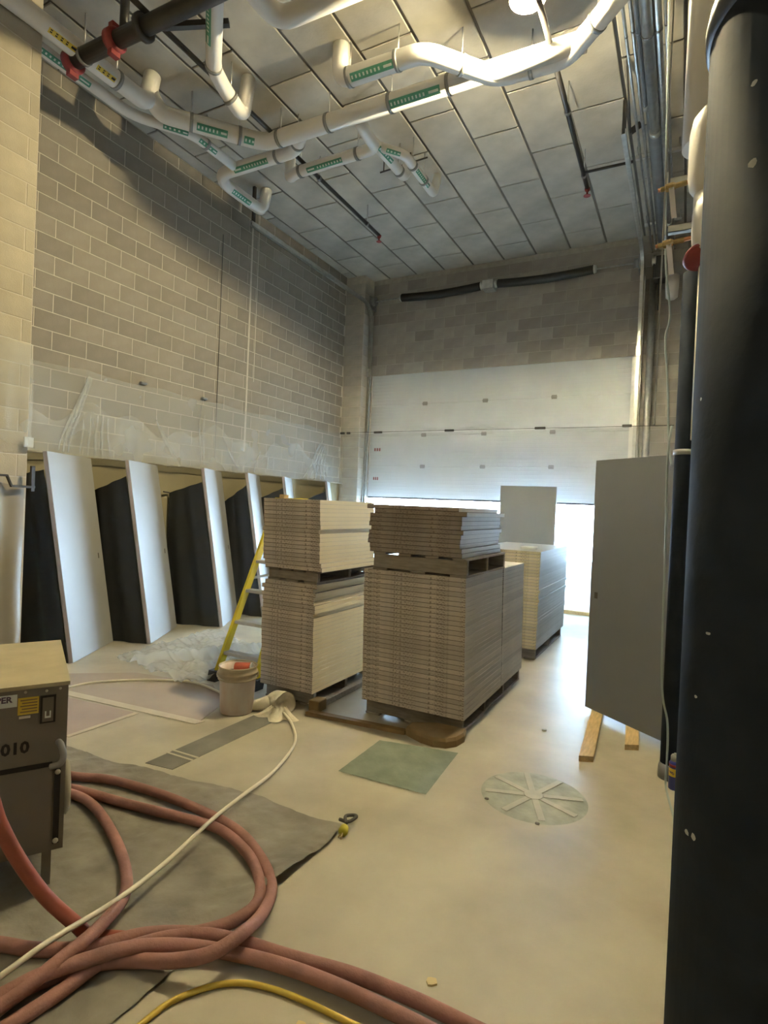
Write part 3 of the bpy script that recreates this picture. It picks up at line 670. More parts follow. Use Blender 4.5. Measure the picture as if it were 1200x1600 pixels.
# ------------------------------------------------------------------ lamps
def lamp(loc, label, strength, mname):
    x, y, z_ = loc
    t = thing('hanging_lamp', label, 'lamp', (x, y, z_-0.12))
    obj('bulb', MB().lathe((x, y, z_), [(0.02, -0.085), (0.050, -0.07), (0.065, -0.035), (0.060, 0.0), (0.045, 0.05), (0.03, 0.08)], 20), emit(mname, LAMP_COLOR, strength), t)
    obj('reflector', MB().lathe((x, y, z_), [(0.15, -0.018), (0.153, -0.018), (0.13, 0.035), (0.09, 0.07), (0.042, 0.09), (0.040, 0.086), (0.088, 0.066), (0.127, 0.032), (0.15, -0.018)], 28, caps=False), 'alu', t)
    obj('socket', MB().lathe((x, y, z_), [(0.034, 0.08), (0.04, 0.085), (0.04, 0.15), (0.02, 0.16), (0.02, 0.18)], 16), 'rubber', t)
    obj('cord', MB().tube([(x, y, z_+0.17), (x+0.02, y, z_+0.2), (x+0.02, y, ZC+0.0)], 0.006, 6), 'cord_yellow', t)
lamp((-1.34, 4.72, 6.0), 'glaring bare work lamp hanging from the ceiling beside the white pipes', LAMP_STRENGTH, 'lamp_glow')
lamp((-2.4, -2.6, 5.7), 'fill lamp added out of view behind the viewer', FILL_LAMP_STRENGTH, 'fill_lamp_glow')  # unseen fill lamp, added to lift the front faces of the stacks

# ------------------------------------------------------------------ leaning pale doors
def leaning_door(BL, label, i):
    E = V((-0.5, 0.866, 0)); n = V((-0.866, -0.5, 0)); Lz = 2.10; ln = 0.33
    B = V((BL[0], BL[1], 0.0)); upv = n*ln + V((0, 0, Lz)); face = E.cross(upv).normalized()
    if face.x < 0: face = -face
    t = thing('door_leaf', label, 'door', (BL[0], BL[1], 0), 'pale doors leaning on the left wall')
    upn = upv.normalized(); th = 0.044
    lift = th*abs(face.z) if face.z < 0 else 0.0
    P = B - face*th + V((0, 0, th*abs(face.z)))
    mb = MB(); e = 0.003
    mb.obox(P, E*0.914, upv, face*th)
    d = obj('slab', mb, 'door_pale', t)
    eb = MB(); eb.obox(P-E*e+face*0.004, E*e, upv, face*(th-0.008)); obj('edge', eb, 'door_edge', t)
    c = MB(); q = P + upn*0.98 + E*0.80 + face*th
    c.obox(q, E*0.022, upn*0.06, face*0.0015); obj('latch_hole', c, 'cutout', t)
names = ['leaning pale door nearest the heater', 'second leaning pale door from the heater', 'third leaning pale door from the heater',
         'fourth leaning pale door, half behind the yellow ladder', 'fifth leaning pale door, seen above the left slab stack', 'last leaning pale door, farthest in the corner']
for i, b in enumerate([(-5.33, 3.60), (-5.375, 4.575), (-5.37, 5.73), (-5.38, 6.60), (-5.38, 7.46), (-5.38, 8.68)]):
    leaning_door(b, names[i], i)

def infill(BL, y0, z0, lab):  # black sheet that makes the gap behind a leaning door dark
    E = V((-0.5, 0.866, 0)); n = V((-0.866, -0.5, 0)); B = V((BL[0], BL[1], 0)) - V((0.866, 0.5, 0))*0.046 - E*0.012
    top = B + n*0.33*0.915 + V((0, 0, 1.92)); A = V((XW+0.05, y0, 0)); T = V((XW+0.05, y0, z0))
    t = thing('black_infill', lab, 'plastic flap', tuple(A.lerp(B, 0.5)), 'black infills behind the leaning doors')
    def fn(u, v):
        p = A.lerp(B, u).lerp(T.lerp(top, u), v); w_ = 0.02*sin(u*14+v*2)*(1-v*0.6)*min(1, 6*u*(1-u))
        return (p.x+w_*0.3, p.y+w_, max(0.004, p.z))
    obj('sheet', MB().grid(fn, 24, 12), 'infill', t)
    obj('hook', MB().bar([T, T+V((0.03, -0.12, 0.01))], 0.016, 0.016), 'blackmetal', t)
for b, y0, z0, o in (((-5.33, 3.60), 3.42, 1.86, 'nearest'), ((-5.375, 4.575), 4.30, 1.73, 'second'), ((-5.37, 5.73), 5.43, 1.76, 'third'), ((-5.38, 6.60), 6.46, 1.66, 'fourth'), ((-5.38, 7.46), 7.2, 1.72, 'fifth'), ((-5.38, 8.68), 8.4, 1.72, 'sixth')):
    infill(b, y0, z0, o+' black flap darkening the gap behind a leaning pale door')

# grey doors
def upright_door(BL, E, label, z0, mat_='door_grey', lean=0.0, wd=0.914, hole=0.05):
    E = V(E).normalized(); N_ = V((E.y, -E.x, 0)); N_ = N_ if N_.y < 0 else -N_
    B = V((BL[0], BL[1], z0)); upv = V((0, 0, 2.13)) - N_*lean
    t = thing('door_leaf', label, 'door', tuple(B))
    obj('slab', MB().obox(B, E*wd, upv, -N_*0.044), mat_, t)
    obj('latch_hole', MB().obox(B+E*hole+upv*0.445, E*0.035, upv*0.025, N_*0.0015), 'cutout', t)
upright_door((-0.694, 5.20), (0.61, -0.47, 0), 'tall grey door standing on wood blocks beside the black pipe', 0.042)
upright_door((-2.74, 9.34), (1, 0, 0), 'dark grey door standing upright against the bright opening', 0.0)
def lumber(poly, z1, label):
    tag(obj('wood_block', MB().prism(poly, 0, z1), 'wood'), label, 'lumber', 'wood blocks under the grey door')
lumber([(-0.575, 4.12), (-0.485, 4.16), (-0.55, 5.30), (-0.64, 5.28)], 0.04, 'longer pine block under the left end of the tall grey door')
lumber([(-0.315, 4.51), (-0.225, 4.56), (-0.26, 5.06), (-0.35, 5.01)], 0.04, 'shorter pine block under the middle of the tall grey door')

# ------------------------------------------------------------------ slab stacks on pallets
SL = {}
def slab(x0, x1, y0, y1, z0, h, endm, sidem, label, group, jx=0.0, jy=0.0):
    L, D = round(x1-x0, 3), round(y1-y0, 3); k = (L, D, round(h, 4), endm, sidem)
    if k not in SL:
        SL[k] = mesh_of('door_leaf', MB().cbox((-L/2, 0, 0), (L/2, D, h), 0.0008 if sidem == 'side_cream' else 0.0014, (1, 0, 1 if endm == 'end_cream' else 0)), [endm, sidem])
    o = link('door_blank', SL[k], None, ((x0+x1)/2+jx, y0+jy, z0))
    return tag(o, label, 'door blank', group, 'thing')
def ordinal(k, n):
    W = ['topmost', 'second from top', 'third from top', 'fourth from top', 'fifth from top', 'sixth from top', 'seventh from top', 'eighth from top', 'ninth from top', 'tenth from top']
    if k == n: return 'lowest'
    if k <= 10: return W[k-1]
    return '%d%s from top' % (k, {1: 'st', 2: 'nd', 3: 'rd'}.get(k % 10, 'th') if k > 20 else 'th')
def stack(x0, x1, y0, y1, z0, z1, n, endm, sidem, label, group, j=0.004, taper=0.0, special=None):
    h = (z1-z0)/n
    for i in range(n):
        jx = random.uniform(-j, j)*(0.0 if sidem == 'side_cream' else 0.25 if sidem != 'side_white' else 1.0) + taper*(0.5-i/n); jy = random.uniform(-j, j)
        e, s_ = endm, sidem
        if special and i in special: jx += special[i]
        slab(x0, x1, y0, y1, z0+i*h, h, e, s_, label % ordinal(n-i, n), group, jx, jy)
def pallet(x0, x1, y0, y1, z0, z1, label, ns=3, wood='wood_grey', ends=('wood_grey',)):
    t = thing('pallet', label, 'pallet', ((x0+x1)/2, (y0+y1)/2, z0), 'wooden pallets under the slabs')
    dt = 0.018
    for k in range(ns):
        yy = y0 + (y1-y0-0.04)*k/(ns-1)
        obj('stringer', MB().cbox((x0, yy, z0+dt), (x1, yy+0.04, z1-dt), 0.003), wood, t)
    nb = max(4, int((x1-x0)/0.16))
    for k in range(nb):
        xx = x0 + (x1-x0-0.11)*k/(nb-1); jj = random.uniform(-0.01, 0.01)
        obj('top_board', MB().cbox((xx, y0-0.01+jj, z1-dt), (xx+0.11, y1+0.01+jj, z1), 0.002), wood, t)
    for k in range(3):
        xx = x0 + (x1-x0-0.13)*k/2
        obj('bottom_board', MB().cbox((xx, y0-0.01, z0), (xx+0.13, y1+0.01, z0+dt), 0.002), wood, t)
# right stacks
pallet(-2.25, -1.42, 4.10, 5.78, 0.0, 0.13, 'pallet on the floor under the tall front stack', 4)
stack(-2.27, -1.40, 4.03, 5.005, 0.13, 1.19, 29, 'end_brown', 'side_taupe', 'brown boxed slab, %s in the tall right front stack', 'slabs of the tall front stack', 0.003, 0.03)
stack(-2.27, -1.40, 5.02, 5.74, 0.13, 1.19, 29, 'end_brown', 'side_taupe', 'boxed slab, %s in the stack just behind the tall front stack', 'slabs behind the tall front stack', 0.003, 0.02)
pallet(-2.20, -1.41, 4.03, 5.04, 1.19, 1.335, 'grey pallet on top of the tall front stack', 3)
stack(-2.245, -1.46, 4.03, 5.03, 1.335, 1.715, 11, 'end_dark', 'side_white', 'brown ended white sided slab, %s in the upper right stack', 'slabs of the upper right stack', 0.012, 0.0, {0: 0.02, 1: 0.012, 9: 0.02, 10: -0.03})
# left stacks
pallet(-3.18, -2.68, 3.96, 5.0, 0.0, 0.13, 'pallet on the floor under the left stack', 3)
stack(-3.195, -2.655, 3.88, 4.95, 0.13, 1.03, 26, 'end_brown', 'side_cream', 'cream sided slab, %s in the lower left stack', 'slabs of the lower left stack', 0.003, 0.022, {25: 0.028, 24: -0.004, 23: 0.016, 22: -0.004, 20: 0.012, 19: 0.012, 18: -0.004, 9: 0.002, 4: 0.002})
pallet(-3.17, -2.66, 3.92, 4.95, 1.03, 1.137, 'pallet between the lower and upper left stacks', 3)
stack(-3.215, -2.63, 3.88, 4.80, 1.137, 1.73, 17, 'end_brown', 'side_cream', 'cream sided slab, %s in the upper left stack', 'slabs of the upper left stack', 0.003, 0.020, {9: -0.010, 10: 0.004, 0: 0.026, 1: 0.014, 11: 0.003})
# rear stack
pallet(-2.25, -1.46, 6.66, 8.20, 0.0, 0.13, 'pallet on the floor under the rear stack by the door', 3)
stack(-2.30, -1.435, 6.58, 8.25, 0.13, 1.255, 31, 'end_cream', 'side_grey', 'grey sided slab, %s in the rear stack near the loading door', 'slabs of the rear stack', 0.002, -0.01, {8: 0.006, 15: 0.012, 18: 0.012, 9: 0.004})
tag(obj('paper_scrap', MB().cbox((-1.75, 6.9, 1.256), (-1.58, 7.1, 1.285), 0.008), 'white_board'), 'white paper scrap on top of the rear slab stack', 'paper')
tag(obj('wood_block', MB().cbox((-3.10, 3.93, 1.731), (-3.05, 4.0, 1.765), 0.004), 'wood'), 'small yellow wood block on top of the upper left stack', 'lumber')
# plank and dunnage under the stacks
tag(obj('plank', MB().prism([(-2.62, 3.765), (-1.78, 3.85), (-1.78, 3.90), (-2.60, 3.83)], 0, 0.030), 'wood_brown'), 'thin brown batten on the floor in front of the stacks', 'plank')
lump = [(-1.775, 3.86), (-1.62, 3.79), (-1.52, 3.775), (-1.43, 3.80), (-1.375, 3.87), (-1.355, 3.98), (-1.375, 4.075), (-1.60, 4.06), (-1.775, 3.96)]
mb = MB(); cxy = (-1.56, 3.94)
for k, (sc, zz) in enumerate(((1.0, 0.0), (1.0, 0.045), (0.95, 0.068))):
    mb.v += [(cxy[0]+(x-cxy[0])*sc, cxy[1]+(y-cxy[1])*sc, zz) for x, y in lump]
n = len(lump)
for k in range(2):
    for i in range(n): mb.f.append((k*n+i, k*n+(i+1) % n, (k+1)*n+(i+1) % n, (k+1)*n+i)); mb.m.append(0); mb.s.append(False)
mb.f.append(tuple(range(2*n, 3*n))); mb.m.append(0); mb.s.append(False); mb.f.append(tuple(range(n))[::-1]); mb.m.append(0); mb.s.append(False)
tag(obj('plank_end', mb, 'wood_brown'), 'rounded brown wooden skid end under the front stack', 'plank')
tag(obj('wood_block', MB().cbox((-2.66, 3.86, 0.0), (-2.56, 3.98, 0.09), 0.006), 'wood_brown'), 'brown wood block at the corner of the left pallet', 'lumber')
tag(obj('plank', MB().cbox((-2.66, 4.0, 0.0), (-2.60, 5.0, 0.05), 0.004), 'wood_grey'), 'pale batten on the floor along the left pallet', 'plank')

# ------------------------------------------------------------------ step ladder
ld = thing('step_ladder', 'yellow step ladder with grey treads behind the left stack', 'ladder', (-3.6, 4.4, 0))
def rail_pt(s, q): return V((-3.84+0.11*q if s < 0 else -3.36-0.06*q, 4.015+0.70*q, 1.73*q))
for s in (-1, 1):
    a, b = rail_pt(s, 0.045), rail_pt(s, 1)
    obj('front_rail', MB().bar([a, b], 0.075, 0.028, ref=(0, 1, 0.3)), 'yellow', ld)
    obj('foot', MB().obox(rail_pt(s, 0)+V((-0.05, -0.05, 0)), (0.10, 0, 0), (0, 0.11, 0), (0, 0.02, 0.095)), 'rubber', ld)
    x = -3.80 if s < 0 else -3.40
    obj('rear_rail', MB().bar([(x, 5.25, 0), (x+(0.06 if s < 0 else -0.02), 4.76, 1.70)], 0.06, 0.025, ref=(0, 1, 0.3)), 'yellow', ld)
for k, zz in enumerate((0.26, 0.54, 0.83, 1.11, 1.40)):
    q = zz/1.73; a, b = rail_pt(-1, q), rail_pt(1, q)
    obj('tread', MB().cbox((a.x+0.012, a.y-0.035, zz-0.03), (b.x-0.012, a.y+0.055, zz), 0.004), 'alu', ld)
for zz in (0.5, 0.95, 1.3):
    q = zz/1.73; obj('rear_brace', MB().bar([(-3.79, 5.25-0.61*q, zz), (-3.41, 5.25-0.61*q, zz)], 0.03, 0.02), 'alu', ld)
for s in (-1, 1):
    a = rail_pt(s, 0.53); obj('spreader', MB().bar([(a.x, a.y, 0.93), (a.x, 4.92, 0.95)], 0.025, 0.006), 'alu', ld)
obj('top_cap', MB().cbox((-3.745, 4.66, 1.69), (-3.41, 4.82, 1.742), 0.01), 'yellow', ld)

# ------------------------------------------------------------------ bucket and white cloth
bk = thing('bucket', 'dirty white plastic bucket beside the ladder and left stack', 'bucket', (-3.13, 3.53, 0))
c = (-3.13, 3.53, 0)
obj('body', MB().lathe(c, [(0.02, 0.002), (0.125, 0.002), (0.130, 0.01), (0.143, 0.28), (0.146, 0.30), (0.146, 0.365), (0.138, 0.365), (0.135, 0.29), (0.122, 0.02), (0.02, 0.02)], 36), 'bucket', bk)
obj('rim', MB().lathe(c, [(0.146, 0.27), (0.156, 0.272), (0.156, 0.284), (0.147, 0.288), (0.147, 0.315), (0.158, 0.318), (0.158, 0.33), (0.148, 0.335), (0.150, 0.365), (0.155, 0.372), (0.150, 0.378), (0.140, 0.372), (0.138, 0.355)], 36, caps=False), 'bucket_rim', bk)
for s in (-1, 1):
    obj('handle_lug', MB().lathe((c[0]+s*0.147*0.8, c[1]+s*0.147*0.6, 0.30), [(0.025, 0), (0.025, 0.015), (0.0, 0.022)], 12, axis=(s*0.8, s*0.6, 0)), 'bucket_rim', bk)
hp = [(c[0]+0.155*cos(a)*0.8+0.155*sin(a)*0.5, c[1]+0.155*cos(a)*0.6-0.155*sin(a)*0.75, 0.30-0.02*sin(a)) for a in [pi*k/14 for k in range(15)]]
obj('handle', MB().tube(hp, 0.004, 6), 'screw', bk)
rc = thing('paint_can', 'red and white can lying in the top of the bucket', 'can', (-3.09, 3.50, 0.30))
a0, b0 = V((-3.16, 3.53, 0.35)), V((-3.04, 3.58, 0.355)); dd = (b0-a0)
obj('body', MB().lathe(tuple(a0), [(0.036, 0), (0.040, 0.006), (0.040, dd.length-0.006), (0.036, dd.length)], 20, axis=tuple(dd)), 'redcan', rc)
obj('end_rim', MB().lathe(tuple(a0+dd), [(0.036, 0), (0.041, 0.0), (0.041, 0.008), (0.034, 0.010), (0.03, 0.004)], 20, axis=tuple(dd)), 'white', rc)
obj('contents', MB().lathe((-3.13, 3.53, 0), [(0.0, 0.315), (0.08, 0.312), (0.136, 0.305)], 24, caps=False), 'cutout', bk)

cl = thing('cloth_bundle', 'crumpled white cloth sleeve beside the bucket with a cord end', 'cloth', (-2.83, 3.66, 0))
def cloth_pt(u, v, r0, r1, a, b, sag):
    t = a.lerp(b, u); ang = v*2*pi; r = r0+(r1-r0)*u; r *= 1+0.16*mnoise.noise(V((cos(ang)*1.5, sin(ang)*1.5, u*4+sag)))
    d = (b-a).normalized(); e1 = V((0, 0, 1)); e1 = (e1-d*e1.dot(d)).normalized(); e2 = d.cross(e1)
    p = t + e1*(r*cos(ang)) + e2*(r*sin(ang)*1.1); p.z = max(p.z, 0.006); return p
obj('sleeve', MB().grid(lambda u, v: cloth_pt(u, v, 0.075, 0.088, V((-2.90, 3.74, 0.085)), V((-2.74, 3.66, 0.095)), 0), 14, 24), 'cloth', cl)
obj('sleeve_lining', MB().grid(lambda u, v: cloth_pt(u, 1-v, 0.0, 0.082, V((-2.80, 3.69, 0.09)), V((-2.742, 3.661, 0.095)), 0), 8, 24), 'cloth', cl)
obj('tail', MB().grid(lambda u, v: cloth_pt(u, v, 0.085, 0.035, V((-2.86, 3.73, 0.06)), V((-3.07, 3.60, 0.035)), 3), 16, 20), 'cloth', cl)
def skirt(u, v):
    a = -2.6+u*2.9; r = 0.055+0.10*v*(1+0.35*sin(u*17))
    return (-2.79+r*cos(a)*1.15, 3.64+r*sin(a)*0.9, max(0.006, 0.075*(1-v)**1.4 + 0.012*abs(sin(u*17+v*3))))
obj('skirt', MB().grid(skirt, 30, 8), 'cloth', cl)

# ------------------------------------------------------------------ floor coverings
def sheet(name, label, cat, fn, nu, nv, m_, th=None):
    return tag(obj(name, MB().grid(fn, nu, nv), m_), label, cat)
def quad(p, u, v):
    a, b, c_, d = [V((x, y, 0)) for x, y in p]
    return (a*(1-u)+b*u)*(1-v) + (d*(1-u)+c_*u)*v
def tarp(u, v):
    p = quad([(-4.4, 0.1), (-1.52, 0.1), (-1.535, 2.60), (-4.3, 2.33)], u, v)
    p.x += 0.035*sin(v*9)*u*0.6 + 0.02*mnoise.noise(V((u*3, v*8, 4)))
    p.y += 0.04*mnoise.noise(V((u*7, 3, 2)))*v + (0.03*sin(u*11))*v
    z_ = 0.006 + 0.012*max(0, mnoise.noise(V((p.x*3.5, p.y*3.5, 1.7)))+0.1) + 0.013*abs(mnoise.noise(V((p.x*7, p.y*10, 4.1)))) + 0.006*abs(mnoise.noise(V((p.x*17, p.y*17, 2.1))))
    z_ += 0.045*math.exp(-((p.x+1.53)/0.10)**2-((p.y-2.03)/0.22)**2)
    return (p.x, p.y, z_)
sheet('tarpaulin', 'wrinkled grey-brown tarpaulin under the red hoses', 'tarpaulin', tarp, 170, 150, 'tarp')
bpaper = thing('floor_paper', 'brown floor paper with pale tape edges beside the heater', 'floor paper', (-4.1, 3.3, 0))
obj('sheet', MB().prism([(-5.15, 2.80), (-4.51, 3.07), (-3.19, 3.17), (-3.34, 3.62), (-3.75, 3.90), (-4.60, 3.75), (-5.15, 3.30)], 0.0, 0.003), 'brownpaper', bpaper)
obj('tape_edge', MB().prism([(-4.66, 2.99), (-3.19, 3.145), (-3.165, 3.225), (-4.68, 3.075)], 0.003, 0.005), 'tape', bpaper)
bp2 = thing('floor_paper', 'small pinkish floor paper corner between heater and tape', 'floor paper', (-4.0, 2.8, 0))
obj('sheet', MB().prism([(-4.75, 2.95), (-3.72, 3.06), (-3.74, 2.50), (-4.5, 2.35)], 0.0, 0.003), 'pinkpaper', bp2)
obj('tape_edge', MB().prism([(-3.745, 3.06), (-3.70, 3.06), (-3.715, 2.50), (-3.76, 2.50)], 0.003, 0.005), 'tape', bp2)
fs = thing('floor_strip', 'dark grey strip on the floor between bucket and tarpaulin', 'floor strip', (-2.85, 3.1, 0))
obj('strip', MB().prism([(-2.97, 2.52), (-2.76, 2.55), (-2.74, 3.62), (-2.95, 3.56)], 0.0, 0.003), 'strip', fs)
for y in (2.70, 2.745): obj('tape_bar', MB().prism([(-2.98, y-0.01), (-2.75, y-0.002), (-2.75, y+0.014), (-2.98, y+0.006)], 0.003, 0.005), 'tape', fs)
def gmat(u, v):
    p = quad([(-1.88, 3.09), (-1.285, 3.12), (-1.325, 3.775), (-1.885, 3.66)], u, v)
    return (p.x, p.y, 0.005+0.003*mnoise.noise(V((u*9, v*9, 1))))
sheet('floor_mat', 'green-grey square mat on the floor in front of the tall stack', 'mat', gmat, 20, 20, 'mat')
dc = thing('drain_cover', 'round grey-green floor cover with pale spokes right of the mat', 'floor cover', (-0.73, 3.46, 0))
mb = MB(); K, Rn = 48, 8; mb.v.append((-0.73, 3.46, 0.006))
for r_ in range(1, Rn+1):
    for k in range(K):
        a = 2*pi*k/K; rr = 0.31*r_/Rn
        mb.v.append((-0.73+rr*cos(a), 3.46+rr*sin(a), 0.005+(0.004*mnoise.noise(V((rr*30*cos(a), rr*30*sin(a), 2))) if r_ < Rn else -0.004)))
for k in range(K): mb.f.append((0, 1+k, 1+(k+1) % K)); mb.m.append(0); mb.s.append(True)
for r_ in range(Rn-1):
    for k in range(K): mb.f.append((1+r_*K+k, 1+(r_+1)*K+k, 1+(r_+1)*K+(k+1) % K, 1+r_*K+(k+1) % K)); mb.m.append(0); mb.s.append(True)
obj('film', mb, 'disc', dc)
for a in (radians(20), radians(68), radians(112), radians(157)):
    d_ = V((cos(a), sin(a), 0)); p_ = V((-sin(a), cos(a), 0)); c_ = V((-0.73, 3.46, 0.008))
    obj('spoke', MB().obox(c_-d_*0.285-p_*0.019, d_*0.57, p_*0.038, (0, 0, 0.0025)), 'disctape', dc)
obj('hub', MB().lathe((-0.73, 3.46, 0), [(0.06, 0.009), (0.055, 0.0125)], 20), 'disctape', dc)
for a, b in ((-0.96, 3.27), (-0.64, 3.16)): obj('debris', MB().cbox((a-0.012, b-0.008, 0.0), (a+0.012, b+0.008, 0.012), 0.004), 'strip', dc)
def crumple(u, v):
    p = quad([(-5.1, 3.90), (-3.95, 3.70), (-3.35, 4.75), (-5.3, 5.45)], u, v)
    z_ = 0.012 + 0.075*abs(mnoise.noise(V((p.x*4, p.y*4, 0.5)))) + 0.05*abs(mnoise.noise(V((p.x*11, p.y*15, 2.5))))
    ridge = abs((p.x+4.45)*0.75-(p.y-4.35)*0.4); z_ += 0.10*math.exp(-(ridge/0.05)**2)
    return (p.x, p.y, z_)
sheet('plastic_sheet', 'crumpled clear plastic sheet on the floor before the leaning doors', 'plastic sheet', crumple, 130, 110, 'pl_floor')

# ------------------------------------------------------------------ hoses and cords
def hose(name, label, cat, pts, r, m_, group=None, n=8, seg=12):
    P = catmull(pts, n); P = [V((p.x, p.y, max(p.z, r))) for p in P]
    o = obj(name, MB().tube(P, r, seg), m_); return tag(o, label, cat, group)
HG = 'dusty red hoses on the tarpaulin'; q = 0.0245
LIFT = 0.015
def L_(pts): return [(x, y, zz+LIFT) for x, y, zz in pts]
HA = [(-3.36,2.07,q),(-3.10,2.13,q),(-2.90,2.21,q),(-2.58,2.25,q),(-2.23,2.25,q),(-1.92,2.21,q),(-1.68,2.10,q),(-1.51,1.97,q),(-1.43,1.82,0.036),(-1.38,1.64,0.085),(-1.41,1.51,0.085),(-1.53,1.45,0.05),(-1.66,1.41,q),(-1.77,1.33,q),(-1.85,1.21,q),(-1.89,1.11,q),(-1.93,0.98,q)]
HB = [(-3.21,1.98,q),(-2.95,2.04,q),(-2.58,2.09,q),(-2.22,2.15,q),(-2.00,2.17,q),(-1.77,2.10,q),(-1.60,1.99,q),(-1.50,1.87,q),(-1.50,1.75,q),(-1.56,1.64,q),(-1.69,1.50,q),(-1.76,1.37,q),(-1.77,1.18,q),(-1.79,1.01,q)]
HC = [(-3.14,1.94,q),(-2.90,2.00,q),(-2.68,1.97,q),(-2.35,1.84,q),(-2.11,1.71,q),(-1.95,1.57,0.05),(-1.84,1.37,0.09),(-1.82,1.22,0.09),(-1.84,1.12,0.06),(-1.86,1.05,0.04),(-1.86,0.94,q)]
HE = [(-2.28,1.15,q),(-2.14,1.21,q),(-2.01,1.26,q),(-1.86,1.36,q),(-1.75,1.50,q),(-1.60,1.60,q),(-1.43,1.66,q),(-1.21,1.70,q),(-0.97,1.75,q),(-0.73,1.77,q),(-0.53,1.77,q),(-0.41,1.77,q)]
HF = [(-1.96,0.99,q),(-1.89,1.07,0.05),(-1.84,1.16,0.07),(-1.77,1.28,0.07),(-1.70,1.40,0.06),(-1.59,1.51,0.04),(-1.45,1.59,q),(-1.23,1.65,q),(-1.01,1.68,q),(-0.77,1.69,q),(-0.63,1.69,q),(-0.50,1.69,q)]
HD = [(-2.66,0.99,0.62),(-2.66,0.84,0.74),(-2.44,0.77,0.93),(-2.14,0.86,0.97),(-1.992,1.02,0.80),(-1.982,1.10,0.577),(-2.037,1.20,0.387),(-2.024,1.29,0.213),(-1.949,1.37,0.083),(-1.92,1.409,0.030),(-1.80,1.47,q)]
hose('air_hose', 'dusty red hose forming the outer loop on the tarpaulin', 'hose', L_(HA), q, 'hose', HG)
hose('air_hose', 'dusty red hose forming the inner side of the loop', 'hose', L_(HB), q, 'hose', HG)
hose('air_hose', 'dusty red hose curving out from under the heater towards the lower left', 'hose', L_(HC), q, 'hose', HG)
hose('air_hose', 'upper of the two dusty red hoses leaving at the bottom of the view', 'hose', L_(HE), q, 'hose', HG)
hose('air_hose', 'lower of the two dusty red hoses leaving at the bottom of the view', 'hose', L_(HF), q, 'hose', HG)
hose('air_hose', 'brighter red hose rising in front of the heater at the left edge', 'hose', HD, q, 'hose_red', HG)
hose('extension_cord', 'cream white cord running from the cloth bundle over the hoses', 'cord', [(-1.98,1.00,0.06),(-1.94,1.09,0.09),(-1.92,1.25,0.115),(-1.92,1.51,0.10),(-1.97,1.80,0.08),(-2.04,2.15,0.085),(-2.12,2.47,0.05),(-2.21,2.87,0.012),(-2.35,3.26,0.012),(-2.56,3.51,0.02),(-2.74,3.62,0.05)], 0.0105, 'cord_white')
hose('extension_cord', 'white cord curving on the floor from the heater to the bucket', 'cord', [(-4.70,2.87,0.012),(-4.67,3.13,0.012),(-4.61,3.34,0.012),(-4.31,3.64,0.012),(-3.93,3.82,0.012),(-3.52,3.76,0.012),(-3.31,3.70,0.012)], 0.010, 'cord_white')
hose('extension_cord', 'yellow cord lying at the bottom edge below the hoses', 'cord', [(-1.49,1.10,0.011),(-1.47,1.26,0.011),(-1.45,1.38,0.011),(-1.37,1.50,0.011),(-1.27,1.565,0.011),(-1.11,1.60,0.011),(-0.89,1.612,0.011),(-0.75,1.622,0.011)], 0.010, 'cord_yellow')
pg = thing('cord_plug', 'yellow-green cord plug at the tip of the tarpaulin', 'plug', (-1.49, 2.53, 0))
obj('body', MB().lathe((-1.495, 2.55, 0.03), [(0.010, 0), (0.022, 0.015), (0.026, 0.045), (0.020, 0.06), (0.0, 0.062)], 12, axis=(0.3, -0.9, -0.15)), 'plugyellow', pg)
obj('prongs', MB().bar([(-1.477, 2.497, 0.02), (-1.468, 2.467, 0.014)], 0.016, 0.006).bar([(-1.49, 2.50, 0.02), (-1.485, 2.47, 0.012)], 0.006, 0.006), 'brass', pg)
obj('knot', MB().tube(catmull([(-1.50, 2.57, 0.03), (-1.53, 2.61, 0.04), (-1.505, 2.65, 0.035), (-1.47, 2.62, 0.05), (-1.50, 2.59, 0.03), (-1.56, 2.60, 0.02)], 6), 0.009, 8), 'cutout', pg)
for i, (x, y, s, lab) in enumerate([(-0.733, 1.905, 0.020, 'pale chip of wood right of the red hoses'), (-1.03, 1.53, 0.016, 'small pale chip below the yellow cord'), (-0.97, 1.56, 0.012, 'tiny pale chip right of another chip below the yellow cord'), (-0.58, 4.9, 0.02, 'small white crumb on the floor by the tall grey door'), (-0.9, 4.55, 0.022, 'small white crumb on the floor beside the tall stack')]):
    pts = [(x+s*(0.7+0.5*random.random())*cos(a), y+s*(0.7+0.5*random.random())*sin(a)) for a in [k*2*pi/7 for k in range(7)]]
    tag(obj('wood_chip', MB().prism(pts, 0, 0.008), 'chipwood' if i < 3 else 'white_board'), lab, 'debris')

# ------------------------------------------------------------------ heater
FR = V((-2.29, 1.53, 0)); hu = V((-0.5, -0.866, 0)); hv = V((-0.866, 0.5, 0)); hn = V((0.866, -0.5, 0)); UZ = V((0, 0, 1))
def HP(u, zz, o=0.0): return FR + hu*u + UZ*zz + hn*o
ht = thing('heater', 'brown-grey sheet metal heater cabinet on legs at the left edge', 'heater', tuple(FR+hu*0.3+hv*0.4))
obj('body', MB().obox(HP(0, 0.185), hu*0.62, hv*0.78, UZ*0.70), 'heater', ht)
lid = MB().obox(HP(-0.006, 0.885, 0.006), hu*0.632, hv*0.792, UZ*0.016); obj('lid', lid, 'heater_top', ht)
for u_, v_ in ((0.04, 0.05), (0.04, 0.70), (0.54, 0.05), (0.54, 0.70)):
    obj('leg', MB().obox(HP(u_, 0)+hv*v_, hu*0.035, hv*0.035, UZ*0.19), 'heater', ht)
obj('lower_panel', MB().obox(HP(0.050, 0.20), hu*0.56, hn*0.006, UZ*0.345), 'heater', ht)
obj('groove', MB().obox(HP(0.05, 0.545), hu*0.56, hn*0.003, UZ*0.020), 'black', ht)
